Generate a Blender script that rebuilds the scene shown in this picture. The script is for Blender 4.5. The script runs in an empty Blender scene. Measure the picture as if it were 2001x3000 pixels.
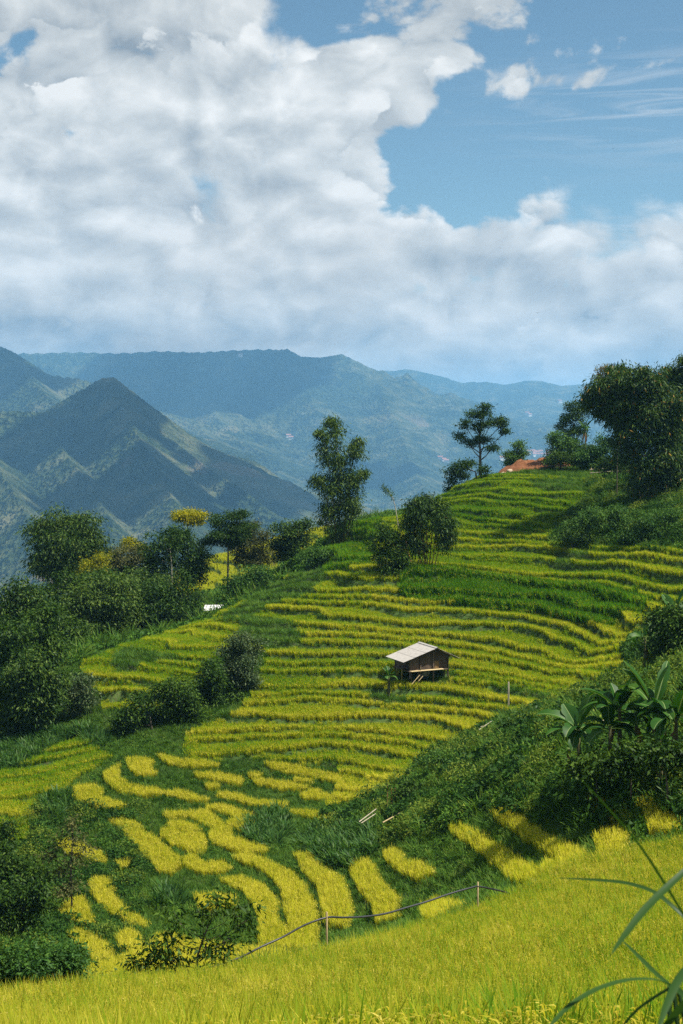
import bpy, bmesh, math, random
import numpy as np
from mathutils import Vector, Matrix, Euler

# ------------------------------------------------------------------ camera, sky, sun, exposure
SC = bpy.context.scene
COL = SC.collection
R = math.radians
FPX = 4166.67          # focal length in pixels of the 2001 x 3000 photograph (50 mm lens, portrait)
HORIZON = 1230.0       # photograph row of the true horizon
PITCH = math.atan((1500.0 - HORIZON) / FPX)

cam_data = bpy.data.cameras.new('camera')
cam = bpy.data.objects.new('camera', cam_data)
COL.objects.link(cam)
cam_data.sensor_fit = 'VERTICAL'
cam_data.sensor_height = 36.0
cam_data.lens = 50.0
cam_data.clip_start = 0.1
cam_data.clip_end = 80000.0
cam.rotation_euler = (R(90) - PITCH, 0, 0)
SC.camera = cam

SUN_DIR = Vector((0.88, -0.12, 1.5)).normalized()      # towards the sun
SUN_EL = math.asin(SUN_DIR.z)
SUN_AZ = math.atan2(SUN_DIR.x, SUN_DIR.y)
sun_data = bpy.data.lights.new('sun', 'SUN')
sun_data.energy = 5.0
sun_data.angle = R(0.5)
sun_data.color = (1.0, 0.945, 0.85)
sun = bpy.data.objects.new('sun', sun_data)
COL.objects.link(sun)
sun.rotation_euler = SUN_DIR.to_track_quat('Z', 'Y').to_euler()

vs = SC.view_settings
vs.view_transform = 'Standard'
vs.look = 'None'
vs.exposure = 0.82
vs.gamma = 1.0
vs.use_curve_mapping = False
cy = SC.cycles
cy.max_bounces = 8
cy.diffuse_bounces = 1
cy.glossy_bounces = 2
cy.transmission_bounces = 3
cy.transparent_max_bounces = 8
cy.volume_bounces = 1
cy.use_denoising = False
cy.use_adaptive_sampling = True
cy.adaptive_threshold = 0.006
cy.sample_clamp_indirect = 6.0
cy.caustics_reflective = False
cy.caustics_refractive = False
SC.render.use_persistent_data = False


def ray(px, py):
    """world direction through a photograph pixel, scaled so that its forward (y) component is 1"""
    a = (px - 1000.5) / FPX
    b = -(py - 1500.0) / FPX
    y = math.cos(PITCH) + b * math.sin(PITCH)
    z = -math.sin(PITCH) + b * math.cos(PITCH)
    return (a / y, 1.0, z / y)


def W(px, py, Y):
    r = ray(px, py)
    return Vector((r[0] * Y, Y, r[2] * Y))


def project(x, y, z):
    """photograph pixel of world points (numpy)"""
    d = y * math.cos(PITCH) - z * math.sin(PITCH)
    v = y * math.sin(PITCH) + z * math.cos(PITCH)
    d = np.maximum(d, 0.05)
    return 1000.5 + FPX * x / d, 1500.0 - FPX * v / d


# ------------------------------------------------------------------ node helper
class NT:
    def __init__(self, tree):
        self.t = tree
        self.n = tree.nodes
        self.l = tree.links

    def new(self, kind, **kw):
        nd = self.n.new(kind)
        for k, v in kw.items():
            setattr(nd, k, v)
        return nd

    def put(self, sock, v):
        if v is None:
            return
        if isinstance(v, bpy.types.NodeSocket):
            self.l.new(v, sock)
        else:
            sock.default_value = v

    def m(self, op, a, b=None, c=None, clamp=False):
        nd = self.new('ShaderNodeMath', operation=op, use_clamp=clamp)
        for i, v in enumerate((a, b, c)):
            if v is not None:
                self.put(nd.inputs[i], v)
        return nd.outputs[0]

    def vm(self, op, a, b=None):
        nd = self.new('ShaderNodeVectorMath', operation=op)
        self.put(nd.inputs[0], a)
        if b is not None:
            self.put(nd.inputs[1], b)
        return nd.outputs[0]

    def mix(self, f, a, b, mode='MIX'):
        nd = self.new('ShaderNodeMix', data_type='RGBA', blend_type=mode)
        self.put(nd.inputs[0], f)
        self.put(nd.inputs[6], a)
        self.put(nd.inputs[7], b)
        return nd.outputs[2]

    def ramp(self, f, stops):
        nd = self.new('ShaderNodeValToRGB')
        e = nd.color_ramp.elements
        while len(e) < len(stops):
            e.new(0.5)
        for el, (p, c) in zip(e, stops):
            el.position = p
            el.color = c if len(c) == 4 else (*c, 1)
        self.put(nd.inputs[0], f)
        return nd.outputs[0]

    def rng(self, v, a, b, c=0.0, d=1.0, smooth=True):
        nd = self.new('ShaderNodeMapRange', interpolation_type='SMOOTHSTEP' if smooth else 'LINEAR')
        for i, x in enumerate((v, a, b, c, d)):
            self.put(nd.inputs[i], x)
        return nd.outputs[0]

    def noise(self, vec, scale, detail=4.0, rough=0.5, dist=0.0, dim='3D', lac=2.0):
        nd = self.new('ShaderNodeTexNoise', noise_dimensions=dim)
        self.put(nd.inputs['Vector'], vec)
        self.put(nd.inputs['Scale'], scale)
        nd.inputs['Detail'].default_value = detail
        nd.inputs['Roughness'].default_value = rough
        nd.inputs['Lacunarity'].default_value = lac
        nd.inputs['Distortion'].default_value = dist
        return nd.outputs[0]

    def voro(self, vec, scale, detail=0.0, rough=0.5, feature='F1', smooth=1.0):
        nd = self.new('ShaderNodeTexVoronoi', feature=feature)
        self.put(nd.inputs['Vector'], vec)
        self.put(nd.inputs['Scale'], scale)
        nd.inputs['Detail'].default_value = detail
        nd.inputs['Roughness'].default_value = rough
        if feature == 'SMOOTH_F1':
            nd.inputs['Smoothness'].default_value = smooth
        return nd


def new_mat(name):
    m = bpy.data.materials.new(name)
    m.use_nodes = True
    m.node_tree.nodes.clear()
    nt = NT(m.node_tree)
    out = nt.new('ShaderNodeOutputMaterial')
    return m, nt, out


# ------------------------------------------------------------------ sky: Nishita blue with cumulus and thin cirrus
world = bpy.data.worlds.new('World')
SC.world = world
world.use_nodes = True
world.node_tree.nodes.clear()
nt = NT(world.node_tree)
wout = nt.new('ShaderNodeOutputWorld')
sky = nt.new('ShaderNodeTexSky', sky_type='NISHITA')
sky.sun_disc = False
sky.sun_elevation = SUN_EL
sky.sun_rotation = SUN_AZ
sky.altitude = 1500.0
sky.air_density = 1.0
sky.dust_density = 0.6
sky.ozone_density = 2.2
tc = nt.new('ShaderNodeTexCoord')
D = tc.outputs['Generated']
sep = nt.new('ShaderNodeSeparateXYZ')
nt.put(sep.inputs[0], D)
az = nt.m('ARCTAN2', sep.outputs[0], sep.outputs[1])
el = nt.m('ARCSINE', sep.outputs[2])


def azel(px, py):
    r = ray(px, py)
    return math.atan2(r[0], r[1]), math.atan2(r[2], math.hypot(r[0], r[1]))


def cloud_blob(px, py, rx, ry, amp, tilt=0.0):
    a0, e0 = azel(px, py)
    dx = nt.m('SUBTRACT', az, a0)
    dy = nt.m('SUBTRACT', el, e0)
    c, s = math.cos(tilt), math.sin(tilt)
    u = nt.m('MULTIPLY_ADD', dx, c, nt.m('MULTIPLY', dy, s))
    v = nt.m('MULTIPLY_ADD', dx, -s, nt.m('MULTIPLY', dy, c))
    u = nt.m('MULTIPLY', u, FPX / rx)
    v = nt.m('MULTIPLY', v, FPX / ry)
    q = nt.m('ADD', nt.m('MULTIPLY', u, u), nt.m('MULTIPLY', v, v))
    return nt.m('MULTIPLY', nt.m('POWER', 2.71828, nt.m('MULTIPLY', q, -1.0)), amp)


blobs = [  # (px, py, radius x, radius y, amount, tilt)
    (100, 420, 900, 430, 1.00, 0.0), (650, 300, 620, 260, 0.45, 0.25), (1220, 110, 300, 150, 0.55, 0.45),
    (820, 640, 320, 260, 0.42, 0.3), (300, 850, 900, 230, 0.75, 0.0), (980, 790, 280, 170, 0.50, 0.0),
    (1450, 990, 900, 190, 1.00, 0.0), (1950, 870, 400, 190, 0.80, 0.0), (1400, 850, 420, 110, 0.42, 0.0), (1580, 270, 240, 60, 0.46, 0.1),
    (1240, 480, 60, 50, 0.24, -0.6), (1350, 690, 260, 60, 0.34, 0.0), (1750, 110, 260, 50, 0.20, 0.1),
    (700, 1010, 1500, 70, 0.55, 0.0), (80, 30, 300, 60, 0.20, 0.0),
    (30, 150, 120, 60, -0.80, 0.6), (1560, 520, 480, 130, -0.45, 0.0), (1850, 50, 420, 90, -0.35, 0.0),
    (960, 10, 130, 60, -0.55, 0.0),
]
cov = None
for b in blobs:
    s = cloud_blob(*b)
    cov = s if cov is None else nt.m('ADD', cov, s)
# the same broken cloud goes on outside the picture
cmb = nt.new('ShaderNodeCombineXYZ')
nt.put(cmb.inputs[0], az)
nt.put(cmb.inputs[1], nt.m('MULTIPLY', el, 1.45))
P = cmb.outputs[0]
broad = nt.noise(P, 3.2, 2.0, 0.5, dim='2D')
away = nt.m('ADD', nt.rng(nt.m('ABSOLUTE', az), 0.27, 0.55), nt.rng(el, 0.31, 0.55), clamp=True)
cov = nt.m('ADD', cov, nt.m('MULTIPLY', away, nt.rng(broad, 0.46, 0.64, 0.0, 1.0)))

cov = nt.m('MINIMUM', nt.m('ADD', cov, nt.rng(el, 0.062, 0.032, 0.0, 0.9)), 1.2)
warp = nt.new('ShaderNodeTexNoise', noise_dimensions='2D')
nt.put(warp.inputs['Vector'], P)
warp.inputs['Scale'].default_value = 7.0
warp.inputs['Detail'].default_value = 3.0
wv = nt.vm('MULTIPLY', nt.vm('SUBTRACT', warp.outputs[1], (0.5, 0.5, 0.5)), (0.045, 0.045, 0.0))
PW = nt.vm('ADD', P, wv)


def billow(vec, det, off):
    """rounded heaps: two sizes of lobes with finer noise on them"""
    vec = nt.vm('ADD', vec, off)
    n1 = nt.noise(vec, 9.0, det, 0.58, dim='2D')
    v1 = nt.voro(vec, 12.0, 0.0, 0.5, 'F1')
    v1.voronoi_dimensions = '2D'
    v2 = nt.voro(vec, 31.0, 0.0, 0.5, 'F1')
    v2.voronoi_dimensions = '2D'
    h1 = nt.m('MULTIPLY', v1.outputs['Distance'], v1.outputs['Distance'])
    h2 = nt.m('MULTIPLY', v2.outputs['Distance'], v2.outputs['Distance'])
    return nt.m('SUBTRACT', nt.m('MULTIPLY', n1, 1.5), nt.m('ADD', nt.m('MULTIPLY', h1, 0.46), nt.m('MULTIPLY', h2, 0.30)))


wisp = nt.rng(nt.noise(P, 4.0, 1.0, 0.5, dim='2D'), 0.42, 0.64)     # some edges crisp, some frayed
soft = nt.noise(PW, 3.6, 3.0, 0.5, dim='2D')
CRAMP = [(0.14, (0.29, 0.335, 0.38)), (0.38, (0.50, 0.53, 0.545)), (0.58, (0.68, 0.70, 0.695)), (0.86, (0.97, 0.965, 0.94))]


def cloud_layer(off, bias, gain, crisp, rel, size=1.0):
    vec = PW if size == 1.0 else nt.vm('MULTIPLY', PW, (size, size * 1.15, 1.0))
    b0 = billow(vec, 8.0, off)
    b1 = billow(vec, 5.0, (off[0] + 0.008 * size, off[1] + 0.020 * size, 0.0))          # the same heaps a little nearer the light
    dens = nt.m('ADD', nt.m('SUBTRACT', cov, bias), nt.m('MULTIPLY', nt.m('SUBTRACT', b0, 0.50), gain))
    w = nt.m('MULTIPLY', wisp, crisp)
    al = nt.rng(dens, nt.m('MULTIPLY_ADD', w, -0.20, 0.30), nt.m('MULTIPLY_ADD', w, 0.34, 0.30 + 0.05 + 0.21 * crisp))
    lum = nt.m('ADD', 0.565, nt.m('MULTIPLY', nt.m('SUBTRACT', b0, b1), rel))
    lum = nt.m('ADD', lum, nt.m('MULTIPLY', nt.m('SUBTRACT', soft, 0.5), 0.50))
    lum = nt.m('SUBTRACT', lum, nt.rng(dens, 0.55, 1.5, 0.0, 0.10))
    lum = nt.m('SUBTRACT', lum, nt.m('MULTIPLY', nt.rng(el, 0.085, 0.050, 0.0, 0.24), nt.rng(az, 0.04, -0.04)))      # grey underside of the bank over the mountain
    return al, nt.ramp(lum, CRAMP)


alpha, ccol = cloud_layer((0.0, 0.0, 0.0), 0.02, 1.75, 1.0, 0.85)
alpha2, ccol2 = cloud_layer((3.7, 1.9, 0.0), 0.34, 1.9, 0.25, 1.05)
ccol = nt.mix(nt.m('MULTIPLY', alpha2, 0.85), ccol, ccol2)
alpha3, ccol3 = cloud_layer((1.3, 5.1, 0.0), 0.42, 1.7, 0.35, 0.75, 1.5)           # smaller, farther heaps low down
ccol = nt.mix(nt.m('MULTIPLY', alpha3, nt.rng(el, 0.15, 0.08, 0.0, 0.55)), ccol, ccol3)
# cirrus
PC = nt.vm('MULTIPLY', P, (2.2, 20.0, 1.0))
ci = nt.noise(PC, 3.4, 4.0, 0.62, 0.6, dim='2D')
cim = nt.m('ADD', cloud_blob(2000, 300, 420, 120, 1.0), cloud_blob(2000, 675, 480, 36, 1.1))
cim = nt.m('ADD', cim, nt.m('MULTIPLY', away, 0.5), clamp=True)
cia = nt.m('MULTIPLY', nt.rng(ci, 0.40, 0.68), nt.m('MULTIPLY', cim, 0.62))
skyc = nt.vm('MULTIPLY', sky.outputs[0], (0.096, 0.110, 0.099))
base = nt.mix(cia, skyc, (0.62, 0.68, 0.74, 1))
warmth = nt.rng(el, 0.16, 0.04)
ccol = nt.mix(warmth, ccol, nt.mix(1.0, ccol, (1.07, 1.035, 1.0, 1), 'MULTIPLY'))
final = nt.mix(alpha, base, ccol)
bg = nt.new('ShaderNodeBackground')
nt.put(bg.inputs[0], final)
bg.inputs[1].default_value = 0.585
nt.l.new(bg.outputs[0], wout.inputs[0])
world.cycles.sampling_method = 'MANUAL'
world.cycles.sample_map_resolution = 512

# ------------------------------------------------------------------ numpy helpers
RNG = np.random.default_rng(7)
_perm = np.random.default_rng(3).permutation(512)
_perm = np.concatenate([_perm, _perm])
_ang = np.random.default_rng(4).uniform(0, 2 * np.pi, 512)
_gx, _gy = np.cos(_ang), np.sin(_ang)


def perlin(x, y):
    xi = np.floor(x).astype(np.int64)
    yi = np.floor(y).astype(np.int64)
    xf, yf = x - xi, y - yi
    u = xf * xf * xf * (xf * (xf * 6 - 15) + 10)
    v = yf * yf * yf * (yf * (yf * 6 - 15) + 10)

    def g(ix, iy, fx, fy):
        h = _perm[(_perm[ix & 511] + iy) & 511]
        return _gx[h] * fx + _gy[h] * fy
    a = g(xi, yi, xf, yf)
    b = g(xi + 1, yi, xf - 1, yf)
    c = g(xi, yi + 1, xf, yf - 1)
    d = g(xi + 1, yi + 1, xf - 1, yf - 1)
    return (a + u * (b - a)) * (1 - v) + (c + u * (d - c)) * v


def fbm(x, y, octaves=4, gain=0.5):
    s, a = 0.0, 1.0
    for o in range(octaves):
        s = s + a * perlin(x * 2 ** o + 17.3 * o, y * 2 ** o - 9.1 * o)
        a *= gain
    return s


def ridged(x, y, octaves=4, gain=0.5):
    s, a = 0.0, 1.0
    for o in range(octaves):
        s = s + a * (1 - 2 * np.abs(perlin(x * 2 ** o + 31.7 * o, y * 2 ** o + 5.9 * o)) ** 0.9)
        a *= gain
    return s


def sstep(a, b, x):
    t = np.clip((x - a) / (b - a), 0, 1)
    return t * t * (3 - 2 * t)


class TPS:
    """smooth surface through scattered heights"""
    def __init__(self, pts, vals, lam=0.02, scale=40.0):
        self.p = np.asarray(pts, float) / scale
        self.sc = scale
        n = len(self.p)
        K = self._k(self.p, self.p) + lam * np.eye(n)
        Q = np.c_[np.ones(n), self.p]
        A = np.block([[K, Q], [Q.T, np.zeros((3, 3))]])
        self.w = np.linalg.solve(A, np.r_[np.asarray(vals, float), 0, 0, 0])

    def _k(self, a, b):
        d2 = ((a[:, None, :] - b[None, :, :]) ** 2).sum(2)
        return 0.5 * d2 * np.log(d2 + 1e-12)

    def __call__(self, x, y):
        sh = np.shape(x)
        q = np.c_[np.ravel(x), np.ravel(y)] / self.sc
        out = np.empty(len(q))
        n = len(self.p)
        for i in range(0, len(q), 40000):
            s = q[i:i + 40000]
            out[i:i + 40000] = self._k(s, self.p) @ self.w[:n] + self.w[n] + s @ self.w[n + 1:]
        return out.reshape(sh)


def in_poly(x, y, poly):
    x = np.asarray(x, float)
    y = np.asarray(y, float)
    r = np.zeros(x.shape, bool)
    P_ = np.asarray(poly, float)
    bx0, by0 = P_.min(0)
    bx1, by1 = P_.max(0)
    idx = np.nonzero((x >= bx0) & (x <= bx1) & (y >= by0) & (y <= by1))
    xs, ys = x[idx], y[idx]
    c = np.zeros(xs.shape, bool)
    j = len(P_) - 1
    for i in range(len(P_)):
        xi, yi = P_[i]
        xj, yj = P_[j]
        if yi != yj:
            c ^= ((yi > ys) != (yj > ys)) & (xs < (xj - xi) * (ys - yi) / (yj - yi) + xi)
        j = i
    r[idx] = c
    return r


def link(name, me, mat=None, parent=None):
    o = bpy.data.objects.new(name, me)
    COL.objects.link(o)
    if mat is not None and isinstance(me, bpy.types.Mesh) and not me.materials:
        me.materials.append(mat)
    if parent is not None:
        o.parent = parent
    return o


def tag(o, label=None, cat=None, group=None, kind=None):
    if label:
        o['label'] = label
    if cat:
        o['category'] = cat
    if group:
        o['group'] = group
    if kind:
        o['kind'] = kind
    return o


def np_mesh(name, verts, faces, smooth=False):
    """verts (n,3), faces (m,k) arrays -> mesh"""
    verts = np.ascontiguousarray(verts, np.float32)
    faces = np.ascontiguousarray(faces, np.int32)
    me = bpy.data.meshes.new(name)
    me.vertices.add(len(verts))
    me.vertices.foreach_set('co', verts.ravel())
    m, k = faces.shape
    me.loops.add(m * k)
    me.loops.foreach_set('vertex_index', faces.ravel())
    me.polygons.add(m)
    me.polygons.foreach_set('loop_start', np.arange(0, m * k, k, dtype=np.int32))
    me.polygons.foreach_set('loop_total', np.full(m, k, np.int32))
    if smooth:
        me.polygons.foreach_set('use_smooth', np.ones(m, bool))
    me.update(calc_edges=True)
    return me


def grid_faces(nx, ny, keep=None):
    i = np.arange(ny - 1)[:, None] * nx + np.arange(nx - 1)[None, :]
    f = np.stack([i, i + 1, i + nx + 1, i + nx], -1)
    if keep is not None:
        f = f[keep]
    return f.reshape(-1, 4)


def add_attr(me, name, vals, domain='POINT'):
    a = me.attributes.new(name, 'FLOAT', domain)
    a.data.foreach_set('value', np.ascontiguousarray(vals, np.float32))


# ------------------------------------------------------------------ near terrain: the terraced hillside
CP = [  # (photograph column, row, forward distance in metres)
    # crest of the spur and the knoll
    (252, 1927, 112), (357, 1889, 118), (447, 1864, 122), (555, 1832, 127), (702, 1774, 134), (785, 1723, 140), (893, 1672, 146),
    (950, 1600, 151), (1030, 1535, 155), (1180, 1512, 158), (1330, 1435, 172), (1400, 1402, 180), (1480, 1375, 185), (1560, 1352, 188),
    (1700, 1372, 178), (1850, 1380, 170), (2000, 1378, 160), (2200, 1370, 150),
    # main slope
    (1240, 1985, 106), (1250, 1725, 123), (1000, 1760, 121), (1500, 1740, 122), (1800, 1760, 116), (2000, 1730, 112), (1450, 1600, 139),
    (1150, 1640, 131), (1750, 1590, 132), (1990, 1600, 122), (1650, 1470, 150), (1900, 1480, 138), (2050, 1500, 128),
    (800, 1850, 116), (620, 1950, 109), (1000, 1960, 107), (1500, 1950, 106), (1700, 1960, 103), (1850, 1980, 92), (1950, 1830, 98),
    (450, 1960, 109), (330, 2050, 103), (800, 2070, 101), (1100, 2130, 98), (1350, 2090, 100), (500, 2150, 97), (1000, 2290, 90),
    (750, 2250, 92), (600, 2320, 88), (1250, 2200, 94), (1450, 2140, 92),
    # gully and the curved strips
    (400, 2330, 86), (250, 2260, 90), (100, 2250, 93), (0, 2200, 97), (700, 2450, 79), (450, 2500, 76), (200, 2500, 77), (50, 2420, 81),
    (700, 2650, 67), (300, 2700, 65), (100, 2620, 69), (500, 2780, 60), (900, 2600, 69), (1000, 2700, 61), (150, 2800, 58),
    (950, 2440, 79), (1150, 2400, 74), (1100, 2560, 65), (1250, 2560, 60), (1250, 2650, 56), (1400, 2480, 59), (1550, 2440, 55),
    # the overgrown bank on the right
    (1300, 2330, 72), (1500, 2250, 68), (1650, 2110, 70), (1500, 2120, 84), (1750, 2200, 60), (1900, 2180, 56), (1990, 2080, 60),
    (1850, 2330, 52), (1980, 2350, 50), (1700, 2420, 52),
    # foreground field
    (0, 2895, 31), (250, 2875, 32), (500, 2850, 34), (750, 2810, 36), (1000, 2765, 38), (1200, 2715, 40), (1400, 2655, 42), (1560, 2580, 44),
    (1700, 2495, 46), (1850, 2465, 46), (2001, 2440, 46), (0, 3000, 22), (500, 3000, 21.5), (1000, 3000, 20), (1500, 3000, 18), (2000, 3000, 15),
    (1400, 2840, 28), (1800, 2700, 30), (1900, 2900, 20), (700, 2920, 27), (2100, 2600, 36),
    # behind the spur, where the trees stand
    (100, 2160, 101), (0, 2000, 112), (200, 1880, 140), (0, 1900, 130), (500, 1850, 142), (660, 1745, 150), (850, 1672, 160), (900, 1640, 162),
    (640, 1705, 192), (700, 1650, 210), (830, 1600, 232), (640, 1630, 215), (300, 1850, 170), (950, 1590, 200),
]
ctrl = []
for c in CP:                      # the photograph shows the top of the crop: the soil lies below it
    p_ = W(*c)
    ctrl.append((p_.x, p_.y, p_.z - (0.72 if c[2] < 50 else 0.5)))
ctrl += [(0, 0, -1.9), (-10, 2, -3.0), (10, 2, -1.7), (0, 8, -4.2), (-40, 20, -14), (30, 15, -5.0), (-70, 60, -22), (60, 50, -8), (-90, 110, -28),
         (75, 110, -6), (80, 160, -5), (-90, 180, -42), (-90, 250, -60), (-40, 250, -45), (-10, 260, -38), (15, 262, -34), (40, 255, -28), (80, 250, -24),
         (22, 215, -11), (40, 210, -10), (8, 190, -16), (60, 205, -10)]
ctrl = np.array(ctrl)
H_BASE = TPS(ctrl[:, :2], ctrl[:, 2], lam=0.006)

GS = 0.34
GX0, GX1, GY0, GY1 = -84.0, 84.0, -6.0, 262.0
gx = np.arange(GX0, GX1 + 1e-6, GS)
gy = np.arange(GY0, GY1 + 1e-6, GS)
NX, NY = len(gx), len(gy)
coarse_x, coarse_y = gx[::5], gy[::5]
cxg, cyg = np.meshgrid(coarse_x, coarse_y)
hc = H_BASE(cxg, cyg)


def bilin(xc, yc, arr, x, y):
    fx = np.clip((x - xc[0]) / (xc[1] - xc[0]), 0, len(xc) - 1.001)
    fy = np.clip((y - yc[0]) / (yc[1] - yc[0]), 0, len(yc) - 1.001)
    i, j = fx.astype(int), fy.astype(int)
    u, v = fx - i, fy - j
    return (arr[j, i] * (1 - u) * (1 - v) + arr[j, i + 1] * u * (1 - v) + arr[j + 1, i] * (1 - u) * v + arr[j + 1, i + 1] * u * v)


GXX, GYY = np.meshgrid(gx, gy)
ZB = bilin(coarse_x, coarse_y, hc, GXX, GYY)
ZB = ZB + 0.22 * fbm(GXX / 9.0, GYY / 9.0, 3)
PX, PY = project(GXX, GYY, ZB + np.where(GYY < 50, 0.72, 0.5))            # where each ground point appears in the photograph: used to read the land cover off it

def ground_hit(px, py, y0=4.0, y1=255.0):
    """first ground point met through a photograph pixel"""
    r = ray(px, py)
    ys = np.arange(y0, y1, 0.2)
    z = bilin(gx, gy, ZB, r[0] * ys, ys) + 0.5
    k = np.nonzero(r[2] * ys <= z)[0]
    return float(ys[k[0]]) if len(k) else None


# terrace index: lines read off the photograph, one unit per terrace, rising uphill
TL = [
    (14, [(1450, 1404), (1560, 1404), (1640, 1410), (1720, 1420)]),
    (10, [(1300, 1478), (1440, 1472), (1530, 1482), (1650, 1490)]),
    (8, [(1320, 1500), (1400, 1514), (1500, 1512), (1545, 1532), (1640, 1545)]),
    (4, [(1300, 1590), (1450, 1588), (1561, 1577), (1638, 1593), (1759, 1603), (1900, 1617), (1995, 1628)]),
    (3, [(1320, 1612), (1408, 1619), (1498, 1632), (1619, 1628), (1734, 1632), (1995, 1657)]),
    (2, [(1320, 1634), (1460, 1645), (1568, 1651), (1750, 1670), (1995, 1692)]),
    (0, [(1300, 1664), (1400, 1675), (1550, 1690), (1690, 1705), (1850, 1720), (1985, 1755)]),
    (-4, [(884, 1768), (1000, 1770), (1155, 1775), (1400, 1790), (1600, 1815), (1680, 1850), (1760, 1868), (1850, 1880)]),
    (-5, [(807, 1774), (944, 1793), (1085, 1797), (1250, 1812), (1400, 1832), (1550, 1848)]),
    (-8, [(860, 1862), (1060, 1866), (1250, 1890), (1450, 1920), (1700, 1958), (1800, 1965)]),
    (-7.5, [(632, 1825), (715, 1848)]), (-9, [(533, 1857), (632, 1876)]), (-10.5, [(421, 1889), (498, 1908)]),
    (-12, [(455, 1935), (580, 1950), (900, 1970), (1100, 1977)]), (-14, [(370, 1985), (460, 2005)]), (-15, [(310, 2020), (400, 2040)]),
    (-13, [(800, 2000), (1100, 2005), (1190, 2010), (1472, 2030), (1600, 2050)]),
    (-18, [(560, 2165), (800, 2140), (1100, 2155), (1280, 2190)]),
    (-22, [(600, 2265), (850, 2255), (1100, 2276), (1180, 2290)]),
    (-26, [(300, 2290), (500, 2345), (750, 2350), (950, 2370)]),
    (-19, [(120, 2260), (300, 2200)]), (-22, [(60, 2300), (180, 2330)]), (-25, [(60, 2390), (150, 2400)]),
    (-1, [(1000, 1700), (900, 1700)]), (2, [(1000, 1600), (1100, 1560)]),
]
tp, tv = [], []
for t_, pts_ in TL:
    for (a, b) in pts_:
        yy = ground_hit(a, b, 75)
        if yy:
            r_ = ray(a, b)
            tp.append((r_[0] * yy, yy))
            tv.append(t_)
T_TPS = TPS(tp, tv, lam=0.01)
tcg = T_TPS(cxg, cyg)
TF = bilin(coarse_x, coarse_y, tcg, GXX, GYY)
TF = TF * 0.92
TF = TF + 0.22 * np.sin(2 * np.pi * TF / 3.3 + 2.5 * fbm(GXX / 25.0, GYY / 25.0, 2))
TF = TF + 0.62 * fbm(GXX / 10.0 + 3, GYY / 6.5, 2) + 0.15 * fbm(GXX / 2.2, GYY / 2.2 + 9, 2)

# ---- land cover polygons in photograph pixels
S7 = 0.6378


def c7(pts):
    return [(x * S7, 2200 + y * S7) for x, y in pts]


def c8(pts):
    return [(1000 + x * S7, 2200 + y * S7) for x, y in pts]


M_POLY = [(240, 1935), (357, 1885), (555, 1828), (702, 1770), (785, 1720), (893, 1668), (950, 1610), (1000, 1540), (1180, 1500), (1330, 1425), (1400, 1398), (1480, 1385),
          (1720, 1400), (1745, 1440), (1660, 1490), (1610, 1540), (1625, 1580), (1780, 1600), (2300, 1610), (2300, 1750), (1985, 1790), (1860, 1850),
          (1830, 1960), (1700, 2005), (1640, 2050), (1470, 2085), (1370, 2140), (1280, 2195), (1180, 2285), (1080, 2335), (1000, 2385), (940, 2390), (985, 2290),
          (990, 2215), (900, 2225), (720, 2200), (560, 2225), (540, 2150), (600, 2110), (700, 2080), (760, 1990), (775, 1900), (700, 1880), (600, 1930),
          (590, 2000), (450, 2060), (300, 2060), (290, 2000), (240, 1960)]
LIGHT_POLY = c7([(0, 80), (130, 40), (220, -20), (330, -90), (420, -60), (500, 10), (440, 60), (340, 100), (330, 140), (200, 200), (130, 300), (120, 380), (50, 390), (40, 320),
                 (-200, 290), (-200, 80)])
DEEP = [[(1175, 1700), (1230, 1660), (1310, 1672), (1500, 1692), (1690, 1712), (1850, 1730), (1915, 1750), (1890, 1775), (1840, 1790), (1770, 1830), (1690, 1815), (1600, 1790),
         (1400, 1772), (1240, 1755), (1175, 1735)],
        [(930, 1590), (1040, 1505), (1110, 1515), (1120, 1560), (1095, 1600), (1090, 1640), (1040, 1660), (985, 1670), (930, 1690), (905, 1650)]]
LAWN = [(700, 1776), (785, 1723), (893, 1672), (935, 1630), (960, 1690), (900, 1740), (800, 1765), (720, 1810), (610, 1815), (555, 1835)]
PATCH = [  # grassy breaks in the main slope
    [(700, 1800), (840, 1800), (900, 1860), (840, 1900), (780, 1900), (700, 1850)], [(1083, 2020), (1193, 2020), (1190, 2055), (1083, 2055)],
    [(390, 1890), (470, 1900), (560, 1925), (560, 1940), (430, 1930), (390, 1960), (330, 1960), (330, 1900)], [(1620, 1615), (1730, 1610), (1740, 1640), (1625, 1650)],
    [(1440, 1995), (1560, 2010), (1640, 2030), (1600, 2045), (1450, 2025)], [(1160, 1960), (1330, 1950), (1340, 1985), (1200, 2000)],
    [(1545, 1400), (1640, 1395), (1720, 1400), (1740, 1440), (1640, 1440), (1560, 1420)],
]
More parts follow.
